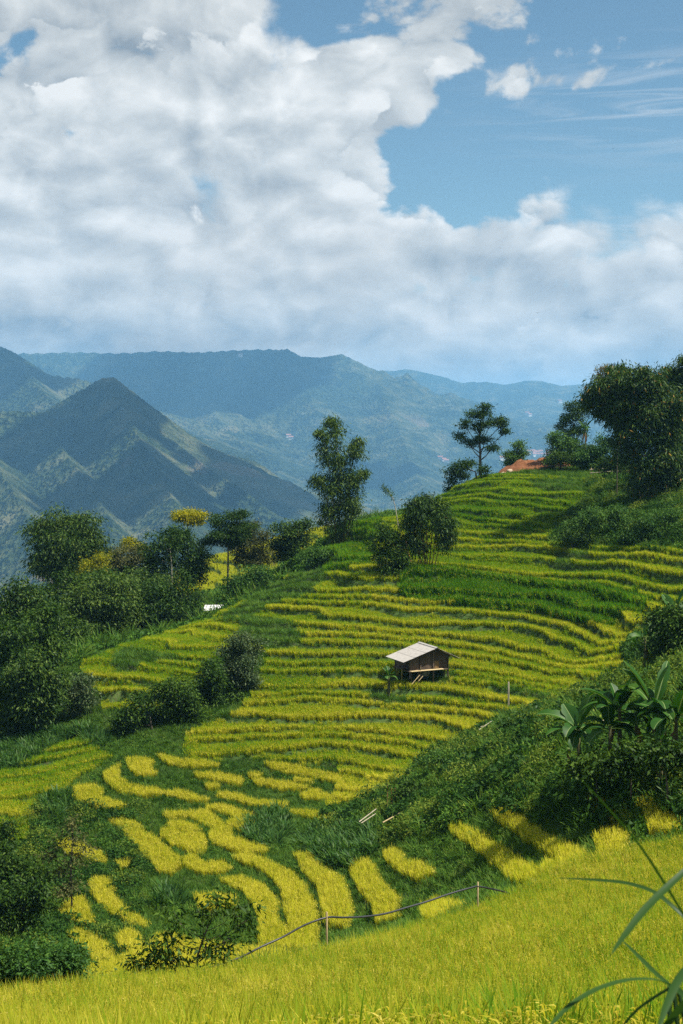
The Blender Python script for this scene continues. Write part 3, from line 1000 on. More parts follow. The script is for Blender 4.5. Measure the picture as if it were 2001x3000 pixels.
def leaf_ball(name, seed, n, rad, leaf, mat, droop=0.2, flat=1.0):
    rng = np.random.default_rng(seed)
    d = rng.normal(size=(n, 3))
    d /= np.linalg.norm(d, axis=1)[:, None]
    d[:, 2] = np.abs(d[:, 2]) * 0.9 + d[:, 2] * 0.1
    c = d * (rad * rng.uniform(0.45, 1.0, (n, 1)) ** 0.6) * np.array([1, 1, flat])
    V, F, R_ = leaf_quads(c, d, leaf, 0.42, rng, droop)
    me = np_mesh(name, V, F)
    add_attr(me, 'rnd', R_, 'FACE')
    me.materials.append(mat)
    return me


def leaf_quads(c, outward, length, aspect, rng, droop=0.3, lvar=0.35):
    """diamond leaves at centres c, growing outwards and drooping"""
    n = len(c)
    u = outward * 0.7 + rng.normal(0, 0.6, (n, 3))
    u[:, 2] -= droop
    u /= np.linalg.norm(u, axis=1)[:, None] + 1e-9
    q = rng.normal(size=(n, 3))
    q[:, 2] *= 0.35
    v = np.cross(u, q + np.array([0, 0, 0.3]))
    v = np.cross(np.cross(u, np.array([0, 0, 1.0]) + 0.55 * rng.normal(size=(n, 3))), u) * 0 + np.cross(u, np.array([0, 0, 1.0]) + 0.75 * rng.normal(size=(n, 3)))
    v /= np.linalg.norm(v, axis=1)[:, None] + 1e-9
    L = length * (1 + lvar * rng.uniform(-1, 1, (n, 1)))
    Wd = L * aspect * 0.5
    w_ = np.cross(u, v)
    a = c - u * L * 0.5
    b = c - u * L * 0.05 + v * Wd + w_ * Wd * 0.25
    d = c - u * L * 0.05 - v * Wd + w_ * Wd * 0.25
    e = c + u * L * 0.5 - np.array([0, 0, 1.0]) * L * 0.12
    V = np.stack([a, b, e, d], 1).reshape(-1, 3)
    F = np.arange(4 * n).reshape(n, 4)
    return V, F, rng.uniform(0, 1, n)


RICE_MID = proto_coll('rice_mid', [rice_tuft('rice_tuft_%s' % 'abc'[i], 11 + i, 24, 11, 0.46, 0.11, 0.026, 0.09, 0.18, 0.42) for i in range(3)], 'ripening rice plants')
RICE_NEAR = proto_coll('rice_near', [rice_tuft('rice_hill_%s' % 'abcd'[i], 31 + i, 34, 14, 0.72, 0.10, 0.0135, 0.14, 0.26, 0.65, (0.80, 1.0), M_RICE_NEAR) for i in range(4)], 'ripening rice plants')
RICE_PLOT = proto_coll('rice_plot', [rice_tuft('rice_clump_%s' % 'abc'[i], 51 + i, 28, 13, 0.48, 0.11, 0.018, 0.09, 0.2, 0.45) for i in range(3)], 'ripening rice plants')


def grass_tuft(name, seed, n, L, w, spread, lean, curl, mat):
    rng = np.random.default_rng(seed)
    return make_mesh(name, [(*blades(n, rng, L, w, spread, lean, curl), 0.0)], mat)


GRASS = proto_coll('grass', [grass_tuft('grass_tuft_%s' % 'abc'[i], 71 + i, 34, 0.42, 0.022, 0.22, 0.6, 1.0, M_GRASS) for i in range(3)], 'weedy grass')
WEEDS = proto_coll('weeds', [leaf_ball('weed_clump_a', 81, 170, 0.42, 0.15, M_WEED), leaf_ball('weed_clump_b', 82, 190, 0.50, 0.13, M_WEED, flat=0.8), leaf_ball('weed_clump_c', 83, 150, 0.45, 0.19, M_WEED, droop=0.5),
                             leaf_ball('weed_clump_d', 84, 150, 0.55, 0.16, M_WEED, flat=0.65), leaf_ball('weed_clump_e', 85, 130, 0.36, 0.21, M_WEED, flat=1.3), grass_tuft('weed_tall_grass', 86, 34, 0.80, 0.030, 0.25, 0.6, 1.1, M_GRASS)], 'dense low weeds and shrubs')
M_SHRUB_PALE = leaf_mat('pale_shrub_leaf', [(0.2, (0.040, 0.075, 0.010)), (0.5, (0.095, 0.150, 0.016)), (0.85, (0.19, 0.235, 0.030))], trans=0.25)
M_SHRUB_DARK = leaf_mat('dark_shrub_leaf', [(0.2, (0.010, 0.034, 0.006)), (0.5, (0.026, 0.072, 0.010)), (0.85, (0.060, 0.125, 0.016))], trans=0.2)
SHRUBS = proto_coll('shrubs', [leaf_ball('shrub_%s' % 'abcd'[i], 181 + i, 520, 0.85 + 0.1 * i, (0.15, 0.24, 0.13, 0.19)[i], (M_WEED, M_SHRUB_DARK, M_SHRUB_PALE, M_SHRUB_DARK)[i], droop=0.35, flat=(0.9, 0.75, 1.1, 0.8)[i]) for i in range(4)], 'leafy shrubs')
GINGER = proto_coll('ginger', [grass_tuft('ginger_clump_%s' % 'abc'[i], 91 + i, 26, 0.95, 0.085, 0.22, 0.55, 1.0, M_GINGER) for i in range(3)], 'broad bladed ginger leaves')
REED = proto_coll('reed', [grass_tuft('reed_tuft', 97, 60, 1.0, 0.022, 0.25, 0.35, 0.8, M_GINGER)], 'reed grass')


def scatter(name, coll, n_protos, pts, rot, scl, ripe, label, kind='stuff'):
    """one ground-cover object: plants of coll instanced on the given ground points"""
    n = len(pts)
    me = bpy.data.meshes.new(name)
    me.vertices.add(n)
    me.vertices.foreach_set('co', np.ascontiguousarray(pts, np.float32).ravel())
    a = me.attributes.new('rotv', 'FLOAT_VECTOR', 'POINT')
    a.data.foreach_set('vector', np.ascontiguousarray(rot, np.float32).ravel())
    add_attr(me, 'scl', scl)
    add_attr(me, 'ripe', ripe)
    a = me.attributes.new('pick', 'INT', 'POINT')
    a.data.foreach_set('value', RNG.integers(0, n_protos, n).astype(np.int32))
    o = link(name, me)
    ng = bpy.data.node_groups.new(name + '_scatter', 'GeometryNodeTree')
    ng.interface.new_socket('Geometry', in_out='INPUT', socket_type='NodeSocketGeometry')
    ng.interface.new_socket('Geometry', in_out='OUTPUT', socket_type='NodeSocketGeometry')
    nn, ll = ng.nodes, ng.links
    gi, go = nn.new('NodeGroupInput'), nn.new('NodeGroupOutput')
    ip = nn.new('GeometryNodeInstanceOnPoints')
    ci = nn.new('GeometryNodeCollectionInfo')
    ci.inputs['Collection'].default_value = coll
    ci.inputs['Separate Children'].default_value = True
    ci.inputs['Reset Children'].default_value = True
    ll.new(gi.outputs[0], ip.inputs['Points'])
    ll.new(ci.outputs[0], ip.inputs['Instance'])
    ip.inputs['Pick Instance'].default_value = True

    def attr(nm, dt):
        q = nn.new('GeometryNodeInputNamedAttribute')
        q.data_type = dt
        q.inputs['Name'].default_value = nm
        return next(s for s in q.outputs if s.enabled and s.name == 'Attribute')
    ll.new(attr('pick', 'INT'), ip.inputs['Instance Index'])
    e2r = nn.new('FunctionNodeEulerToRotation')
    ll.new(attr('rotv', 'FLOAT_VECTOR'), e2r.inputs[0])
    ll.new(e2r.outputs[0], ip.inputs['Rotation'])
    ll.new(attr('scl', 'FLOAT'), ip.inputs['Scale'])
    ll.new(ip.outputs[0], go.inputs[0])
    md = o.modifiers.new('scatter', 'NODES')
    md.node_group = ng
    return tag(o, label, kind=kind)


def cover_points(spacing, mask, y0, y1, jitter=0.5):
    """jittered grid of ground points inside mask (a grid-shaped bool array), limited to what a camera near this one could see"""
    ys = np.arange(y0, y1, spacing)
    xs = np.arange(-0.30 * y1 - 4, 0.30 * y1 + 4, spacing)
    X, Y = np.meshgrid(xs, ys)
    X = X + RNG.uniform(-jitter, jitter, X.shape) * spacing
    Y = Y + RNG.uniform(-jitter, jitter, Y.shape) * spacing
    X, Y = X.ravel(), Y.ravel()
    k = np.abs(X) < 0.285 * Y + 2.5
    X, Y = X[k], Y[k]
    i = np.clip(np.round((X - GX0) / GS).astype(int), 0, NX - 1)
    j = np.clip(np.round((Y - GY0) / GS).astype(int), 0, NY - 1)
    k = mask[j, i]
    return X[k], Y[k], i[k], j[k]


def rots(n, tilt=0.12):
    return np.c_[RNG.normal(0, tilt, n), RNG.normal(0, tilt, n), RNG.uniform(0, 2 * np.pi, n)]


def put_scatter(name, coll, npro, X, Y, s0, s1, ripe, label, sink=0.02, tilt=0.1):
    n = len(X)
    pts = np.c_[X, Y, gz(X, Y) - sink]
    return scatter(name, coll, npro, pts, rots(n, tilt), RNG.uniform(s0, s1, n), np.broadcast_to(ripe, (n,)), label)


# what can be seen: skip ground hidden behind nearer ground (with a wide margin)
vis = np.ones(GXX.shape, bool)
slope_run = np.full(GXX.shape[1], -9.0)
# walk outwards along fan columns
fan = np.linspace(-0.32, 0.32, 400)
fy = np.arange(8.0, 262.0, 0.5)
FA, FY = np.meshgrid(fan, fy)
FZ = gz(FA * FY, FY)
ang_top = np.maximum.accumulate(FZ / FY, axis=0)
hid = np.r_[np.full((4, 400), -9.0), ang_top[:-4]]
HIDE = (FZ + 1.6) / FY < hid
fi = np.clip(((GXX / np.maximum(GYY, 1)) + 0.32) / 0.64 * 399, 0, 399).astype(int)
fj = np.clip((GYY - 8.0) / 0.5, 0, len(fy) - 1).astype(int)
VIS = ~HIDE[fj, fi]

edge_w = np.where(PY < 1640, 0.95, np.where((PX < 760) & (PY < 2000), 0.95, 0.88)) + 0.14 * fbm(GXX / 3.0, GYY / 3.0, 2)          # how far the rice reaches back on each terrace
ripe_map = np.interp(PY, [1380, 1500, 1650, 1760, 1950, 2150, 2300], [0.34, 0.27, 0.33, 0.44, 0.46, 0.55, 0.64])
ripe_map = np.where((PX < 700) & (PY < 2000), ripe_map - 0.10, ripe_map)
ripe_map = np.where((PX < 360) & (PY > 2100), ripe_map - 0.22, ripe_map)
edge_w = np.where((PX < 360) & (PY > 2100), edge_w - 0.14, edge_w)
ripe_map = ripe_map + 0.16 * fbm(GXX / 9.0, GYY / 7.0, 2) + 0.10 * fbm(GXX / 2.0, GYY / 2.0, 2)
# whole terraces ripen together
lev = np.floor(TF).astype(int)
lv = np.random.default_rng(21).uniform(-0.13, 0.13, 200)
ripe_map = ripe_map + lv[(lev + 90 + (np.floor(GXX / 17.0 + 0.6 * fbm(GXX / 20, GYY / 20, 2)).astype(int)) * 7) % 200]

for nm, lab, sel in (
        ('upper_terrace_rice', 'green and yellow rice on the upper terraces of the knoll', (CLS == 1) & (PY < 1668)),
        ('middle_terrace_rice', 'yellow green rice on the terraces round the hut', (CLS == 1) & (PY >= 1668) & (PX > 640)),
        ('spur_terrace_rice', 'pale green rice on the terraces of the low spur', (CLS == 1) & (PY >= 1668) & (PX <= 640))):   # spur
    X, Y, i, j = cover_points(0.178, sel & VIS, 74, 200)
    tf = bilin(gx, gy, TF0, X, Y)
    fr = tf - np.floor(tf)
    k = (fr > 0.02) & (fr < bilin(gx, gy, edge_w, X, Y))
    X, Y, i, j, fr = X[k], Y[k], i[k], j[k], fr[k]
    rp = np.clip(ripe_map[j, i] + 0.18 * (fr < 0.2) * (PY[j, i] > 1550), 0.05, 1)
    put_scatter(nm, RICE_MID, 3, X, Y, 0.82, 1.12, rp, lab)
mk = (CLS == 8) & VIS & (FR < 0.8)
X, Y, i, j = cover_points(0.5, mk, 185, 242)
put_scatter('far_terrace_rice', RICE_MID, 3, X, Y, 1.2, 1.5, 0.72, 'bright yellow rice terraces seen between the trees')
mk = (CLS == 4) & VIS & (FR < 0.93)
X, Y, i, j = cover_points(0.19, mk & (PX > 1140), 100, 150)
put_scatter('deep_green_rice', RICE_MID, 3, X, Y, 1.5, 1.9, np.clip(0.10 + 0.1 * fbm(X / 3, Y / 3, 2), 0, 1), 'tall deep green rice field above the hut')
X, Y, i, j = cover_points(0.27, mk & (PX <= 1140), 100, 170)
put_scatter('green_crest_rice', RICE_MID, 3, X, Y, 1.35, 1.7, np.clip(0.14 + 0.1 * fbm(X / 3, Y / 3, 2), 0, 1), 'deep green rice on the crest beside the tall bamboo')
cand = (CLS == 2)
cand[1:] |= cand[:-1].copy()
cand[:-1] |= cand[1:].copy()
cand[:, 1:] |= cand[:, :-1].copy()
cand[:, :-1] |= cand[:, 1:].copy()
X, Y, i, j = cover_points(0.165, cand & VIS & (CLS != 3), 47, 100)
zz = gz(X, Y)
ax, ay = project(X, Y, zz + 0.5)
bx_, by_ = project(X, Y, zz + 0.40)
wx_, wy_ = 2.5 * fbm(X / 1.1, Y / 1.1, 2), 2.5 * fbm(X / 1.1 + 30, Y / 1.1, 2)
k = np.zeros(len(X), bool)
for q_, p in enumerate(PLOTS):
    k |= in_poly(ax + wx_, ay + wy_, p) & (in_poly(bx_ + wx_, by_ + wy_, p) | (q_ >= len(PLOTS) - 9))
X, Y = X[k], Y[k]
put_scatter('strip_plot_rice', RICE_PLOT, 3, X, Y, 0.85, 1.15, np.clip(0.84 + 0.16 * fbm(X / 4, Y / 4, 2) + 0.1 * fbm(X / 1.2, Y / 1.2, 2), 0, 1), 'bright yellow rice in curved strips in the gully')
mk = (CLS == 3)
X, Y, i, j = cover_points(0.20, mk, 9, 50)
keep = (ray(0, 3000)[2] * Y - 1.5 - 0.10 * Y < gz(X, Y))
X, Y = X[keep], Y[keep]
rp = np.interp(X / Y, [-0.25, -0.02, 0.24], [0.74, 0.60, 0.54])
rp = np.clip(rp + 0.20 * fbm(X / 3.5, Y / 3.5, 3) + 0.16 * fbm(X / 0.9, Y / 0.9, 2) + RNG.normal(0, 0.10, len(X)), 0, 1)
put_scatter('foreground_rice', RICE_NEAR, 4, X, Y, 0.85, 1.15, rp, 'yellow green rice field filling the foreground slope')

# risers and verges
mk = ((CLS == 1) & (FR >= edge_w - 0.03)) | ((CLS == 4) & (FR > 0.9))
X, Y, i, j = cover_points(0.33, mk & VIS, 74, 200)
put_scatter('terrace_bank_grass', GRASS, 3, X, Y, 0.55, 0.95, 0.0, 'dark green grass on the banks between the rice terraces', tilt=0.25)
mk = (CLS == 6) & VIS
X, Y, i, j = cover_points(0.34, mk, 86, 215)
put_scatter('slope_grass', GRASS, 3, X, Y, 0.7, 1.4, 0.0, 'rough green grass on the unplanted slopes', tilt=0.2)
mk = (CLS == 0) & VIS & (GYY > 44)
X, Y, i, j = cover_points(0.29, mk, 44, 130)
k = perlin(X / 4.0, Y / 4.0) > -0.6
put_scatter('gully_grass', GRASS, 3, X[k], Y[k], 0.55, 1.0, 0.0, 'tall weedy grass between the yellow strips', tilt=0.25)
k = perlin(X / 3.1 + 9, Y / 3.1) + RNG.uniform(-0.3, 0.3, len(X)) > 0.10
put_scatter('gully_weeds', WEEDS, 6, X[k], Y[k], 0.45, 0.85, 0.0, 'leafy weeds in the gully between the strips', tilt=0.2)
mk = (CLS == 5) & VIS & (GYY > 44)
X, Y, i, j = cover_points(0.42, mk, 44, 190)
put_scatter('bank_shrubs', WEEDS, 6, X, Y, 0.7, 1.45, 0.0, 'dense dark green shrubs covering the bank', tilt=0.25)
X, Y, i, j = cover_points(0.4, mk, 44, 190)
k = perlin(X / 3.3 + 5, Y / 3.3) < -0.12
put_scatter('bank_grass', GRASS, 3, X[k], Y[k], 1.0, 1.9, 0.0, 'tall grass growing through the shrubs on the bank', tilt=0.25)
X, Y, i, j = cover_points(1.0, mk, 44, 190)
k = perlin(X / 5.0 + 2, Y / 5.0) + RNG.uniform(-0.25, 0.25, len(X)) > -0.22
put_scatter('bank_bushes', SHRUBS, 4, X[k], Y[k], 0.5, 1.4, 0.0, 'larger leafy bushes standing out of the overgrown bank', tilt=0.2)
mk2 = (CLS == 0) & VIS & (GYY > 50) & (PX < 420) & (PY > 2330)
X, Y, i, j = cover_points(1.0, mk2, 50, 96)
put_scatter('gully_bushes', SHRUBS, 4, X, Y, 0.5, 1.0, 0.0, 'leafy bushes along the left side of the gully', tilt=0.2)
mk = (CLS == 9) & VIS & (GYY < 215)
X, Y, i, j = cover_points(0.75, mk, 95, 215)
put_scatter('forest_undergrowth', WEEDS, 6, X, Y, 1.2, 2.4, 0.0, 'dark undergrowth below the trees behind the spur', tilt=0.25)
# ginger beds
GPOLY = [[(1640, 2260), (1760, 2270), (1850, 2230), (2010, 2200), (2300, 2200), (2300, 2330), (2001, 2345), (1800, 2330), (1680, 2310)],
         [(880, 2430), (980, 2390), (1080, 2410), (1130, 2460), (1060, 2520), (990, 2520), (900, 2470)], [(735, 2360), (830, 2365), (850, 2420), (790, 2470), (715, 2440)],
         [(0, 2160), (120, 2130), (260, 2120), (330, 2150), (260, 2200), (120, 2230), (0, 2260)], [(450, 2590), (520, 2580), (540, 2630), (460, 2650)], [(120, 2330), (200, 2290), (210, 2350), (140, 2390)],
         [(1190, 2230), (1260, 2200), (1280, 2230), (1210, 2260)]]
gm = np.zeros(GXX.shape, bool)
for p in GPOLY:
    gm |= in_poly(PX, PY, p) & (GYY > 47) & (GYY < 118)
X, Y, i, j = cover_points(0.34, gm & VIS & (CLS != 1), 47, 118)
put_scatter('ginger_beds', GINGER, 3, X, Y, 0.5, 0.95, 0.0, 'patches of long bladed ginger leaves on the banks', tilt=0.3)

# ------------------------------------------------------------------ trees
M_BARK = None


def bark_mat(name, c0, c1):
    m, nt, out = new_mat(name)
    geo = nt.new('ShaderNodeNewGeometry')
    n = nt.noise(nt.vm('MULTIPLY', geo.outputs['Position'], (6, 6, 1.5)), 1.6, 5.0, 0.6)
    c = nt.ramp(n, [(0.3, c0), (0.7, c1)])
    b = nt.new('ShaderNodeBsdfPrincipled')
    nt.put(b.inputs['Base Color'], c)
    b.inputs['Roughness'].default_value = 0.9
    b.inputs['Specular IOR Level'].default_value = 0.15
    bp = nt.new('ShaderNodeBump')
    bp.inputs['Strength'].default_value = 0.6
    bp.inputs['Distance'].default_value = 0.03
    nt.put(bp.inputs['Height'], n)
    nt.l.new(bp.outputs[0], b.inputs['Normal'])
    nt.l.new(b.outputs[0], out.inputs[0])
    return m


M_BARK = bark_mat('grey_bark', (0.045, 0.036, 0.026), (0.16, 0.13, 0.10))
M_CULM = bark_mat('tan_bamboo_culm', (0.14, 0.10, 0.035), (0.30, 0.20, 0.075))
M_REDSTEM = bark_mat('reddish_stem', (0.16, 0.075, 0.028), (0.33, 0.16, 0.06))
M_PALESTEM = bark_mat('pale_stem', (0.22, 0.20, 0.14), (0.42, 0.37, 0.27))

LEAF = {
    'dark': leaf_mat('dark_leaf', [(0.2, (0.010, 0.032, 0.004)), (0.5, (0.026, 0.064, 0.006)), (0.8, (0.066, 0.118, 0.010))], trans=0.16, spec=0.5),
    'bamboo': leaf_mat('bamboo_leaf', [(0.2, (0.014, 0.040, 0.006)), (0.5, (0.036, 0.080, 0.009)), (0.8, (0.095, 0.145, 0.018))], trans=0.16, spec=0.6),
    'bamboo_dry': leaf_mat('bamboo_leaf_part_dry', [(0.2, (0.014, 0.040, 0.006)), (0.5, (0.036, 0.080, 0.009)), (0.8, (0.095, 0.140, 0.018))], trans=0.16, spec=0.6, dead=(0.34, 0.20, 0.035), dead_amt=0.025),
    'bright': leaf_mat('bright_leaf', [(0.2, (0.020, 0.060, 0.012)), (0.5, (0.045, 0.115, 0.016)), (0.8, (0.095, 0.175, 0.024))], trans=0.22, spec=0.5),
    'olive': leaf_mat('olive_leaf', [(0.2, (0.035, 0.050, 0.015)), (0.5, (0.075, 0.090, 0.026)), (0.8, (0.15, 0.145, 0.045))], trans=0.22, spec=0.4),
    'yellow': leaf_mat('yellow_leaf', [(0.2, (0.07, 0.11, 0.012)), (0.5, (0.22, 0.23, 0.012)), (0.8, (0.38, 0.33, 0.015))], trans=0.35, spec=0.2),
    'pale': leaf_mat('pale_leaf', [(0.2, (0.030, 0.060, 0.020)), (0.5, (0.070, 0.110, 0.038)), (0.8, (0.14, 0.17, 0.070))], trans=0.22, spec=0.6),
    'dry': leaf_mat('dry_leaf', [(0.2, (0.10, 0.075, 0.03)), (0.5, (0.17, 0.13, 0.05)), (0.8, (0.10, 0.12, 0.03))], trans=0.22, spec=0.2),
}


def tube(path, radii, sides=7):
    """tapered tube through the points -> verts, quad faces"""
    P_ = [Vector(p) for p in path]
    V, F = [], []
    for i, p in enumerate(P_):
        t = (P_[min(i + 1, len(P_) - 1)] - P_[max(i - 1, 0)])
        t = t.normalized() if t.length > 1e-6 else Vector((0, 0, 1))
        a = t.cross(Vector((0.31, 0.95, 0.12))).normalized()
        b = t.cross(a)
        for k in range(sides):
            w = 2 * math.pi * k / sides
            V.append(p + (a * math.cos(w) + b * math.sin(w)) * radii[i])
    for i in range(len(P_) - 1):
        for k in range(sides):
            k2 = (k + 1) % sides
            F.append((i * sides + k, i * sides + k2, (i + 1) * sides + k2, (i + 1) * sides + k))
    n = len(V)
    V.append(P_[-1] + (P_[-1] - P_[-2]).normalized() * radii[-1] * 0.5)
    for k in range(sides):
        F.append(((len(P_) - 1) * sides + k, (len(P_) - 1) * sides + (k + 1) % sides, n, n))
    return [tuple(v) for v in V], F


class Geo:
    def __init__(self):
        self.V, self.F = [], []

    def add(self, VF):
        k = len(self.V)
        self.V += list(VF[0])
        self.F += [tuple(i + k for i in f) for f in VF[1]]
        return self

    def box(self, c, s, rot=None):
        c = Vector(c)
        vs = []
        for dx in (-.5, .5):
            for dy in (-.5, .5):
                for dz in (-.5, .5):
                    p = Vector((dx * s[0], dy * s[1], dz * s[2]))
                    if rot is not None:
                        p = rot @ p
                    vs.append(tuple(c + p))
        return self.add((vs, [(0, 1, 3, 2), (4, 6, 7, 5), (0, 4, 5, 1), (2, 3, 7, 6), (0, 2, 6, 4), (1, 5, 7, 3)]))

    def mesh(self, name, smooth=False):
        me = bpy.data.meshes.new(name)
        me.from_pydata([tuple(v) for v in self.V], [], [tuple(dict.fromkeys(f)) for f in self.F])
        if smooth:
            me.polygons.foreach_set('use_smooth', [True] * len(me.polygons))
        me.update()
        return me

    def obj(self, name, mat, parent=None, smooth=False):
        return link(name, self.mesh(name, smooth), mat, parent)


def empty(name, loc):
    o = bpy.data.objects.new(name, None)
    o.empty_display_size = 0.3
    COL.objects.link(o)
    o.location = loc
    return o


def bez(p0, p1, p2, n):
    return [p0 * (1 - t) ** 2 + p1 * 2 * t * (1 - t) + p2 * t * t for t in np.linspace(0, 1, n)]


def crown_mesh(name, C, O, mat, leaf, aspect, rng, droop, lvar=0.35):
    V, F, R_ = leaf_quads(np.array(C), np.array(O), leaf, aspect, rng, droop, lvar)
    me = np_mesh(name, V, F)
    add_attr(me, 'rnd', R_, 'FACE')
    me.materials.append(mat)
    return me


def lobe_points(lobes, dens, rng, base, leafsz, hollow=0.45, sat=8):
    """clustered leaf positions inside ellipsoid lobes (px space already turned to metres)"""
    C, O = [], []
    full = []
    for (c, r) in lobes:
        c, r = np.array(c), np.array(r)
        full.append((c, r * 0.70))
        for q in range(sat):
            dd = rng.normal(size=3)
            dd[2] += 0.25
            dd /= np.linalg.norm(dd)
            full.append((c + dd * r * rng.uniform(0.55, 1.12), r * rng.uniform(0.22, 0.5)))
    for (c, r) in full:
        area = 4 * math.pi * (r[0] * r[1] * r[2]) ** (2 / 3)
        nb = int(np.clip(dens * 0.56 * area / (0.5 * leafsz * leafsz * 0.36 * 22), 3, 260))
        d = rng.normal(size=(nb, 3))
        d /= np.linalg.norm(d, axis=1)[:, None]
        rad = rng.uniform(hollow, 1.0, (nb, 1)) ** 0.7
        rad *= 1 + 0.22 * rng.normal(size=(nb, 1)) * (rng.uniform(size=(nb, 1)) < 0.5)
        cl = np.array(c) + d * rad * np.array(r)
        k = 22
        off = rng.normal(0, leafsz * 1.35, (nb, k, 3)) * np.array([1, 1, 0.6])
        p = (cl[:, None, :] + off).reshape(-1, 3)
        o = (d[:, None, :] * 0.6 + off / (leafsz * 1.8)).reshape(-1, 3)
        C.append(p)
        O.append(o)
    return np.concatenate(C), np.concatenate(O)


SEED = [100]


def tree(name, label, Y, base, lobes, kind='dark', leaf=0.34, dens=1.0, trunk=None, r0=0.14, cat='tree', crop=None, group=None, aspect=0.42, droop=0.3, bark=None,
         depth=0.85, limbs=True, hollow=0.45, on_ground=True, grow=1.0, sat=8):
    """lobes and trunk are photograph pixels at the tree's own distance Y: (column, row, radius x, radius z[, depth offset m])"""
    SEED[0] += 1
    rng = np.random.default_rng(SEED[0])
    if crop:
        ox, oy, s = crop
        base = (ox + base[0] * s, oy + base[1] * s)
        lobes = [(ox + l[0] * s, oy + l[1] * s, l[2] * s, l[3] * s) + tuple(l[4:]) for l in lobes]
        if trunk:
            trunk = [(ox + p[0] * s, oy + p[1] * s) for p in trunk]
    m = Y / FPX
    b3 = W(base[0], base[1], Y)
    gzz = gz1(b3.x, b3.y)
    if on_ground:
        b3.z = min(b3.z, gzz + 0.0) if b3.z > gzz else gzz
    root = empty(name, (b3.x, b3.y, b3.z))
    L3 = []
    for l in lobes:
        c = W(l[0], l[1], Y)
        dy = l[4] if len(l) > 4 else rng.uniform(-0.4, 0.4) * l[2] * m
        c = Vector((c.x, c.y + dy, c.z))
        L3.append((tuple(c - b3), (l[2] * m * grow, l[2] * m * depth * grow, l[3] * m * grow)))
    # trunk and limbs
    g = Geo()
    if trunk:
        tp_ = [Vector((0, 0, -0.3))] + [W(p[0], p[1], Y) - b3 for p in trunk]
    else:
        top = max(L3, key=lambda q: q[0][2])[0]
        tp_ = [Vector((0, 0, -0.3)), Vector((top[0] * 0.25, top[1] * 0.3, top[2] * 0.45)), Vector((top[0] * 0.8, top[1] * 0.8, top[2] * 0.9))]
    nT = len(tp_)
    g.add(tube(tp_, [r0 * (1 - 0.72 * i / (nT - 1)) for i in range(nT)], 8))
    if limbs:
        for (c, r) in L3:
            c = Vector(c)
            k = max(0.0, min(1.0, (c.z * 0.72) / max(tp_[-1].z, 0.1)))
            f = k * (nT - 1)
            i = min(int(f), nT - 2)
            s0 = tp_[i].lerp(tp_[i + 1], f - i)
            mid = s0.lerp(c, 0.5) + Vector((0, 0, -0.08 * (c - s0).length))
            rr = r0 * (1 - 0.72 * k) * 0.55
            g.add(tube([s0, mid, c], [rr, rr * 0.7, rr * 0.25], 6))
            for q in range(3):
                e = c + Vector(rng.normal(size=3)).normalized() * r[0] * 0.7
                g.add(tube([mid.lerp(c, 0.4), (mid.lerp(c, 0.7) + e) / 2, e], [rr * 0.45, rr * 0.3, rr * 0.12], 4))
    g.obj('trunk', bark or M_BARK, root, smooth=True)
    C, O = lobe_points(L3, dens, rng, b3, leaf, hollow, sat)
    link('crown', crown_mesh('crown', C, O, LEAF[kind], leaf, aspect, rng, droop), None, root)
    return tag(root, label, cat, group)


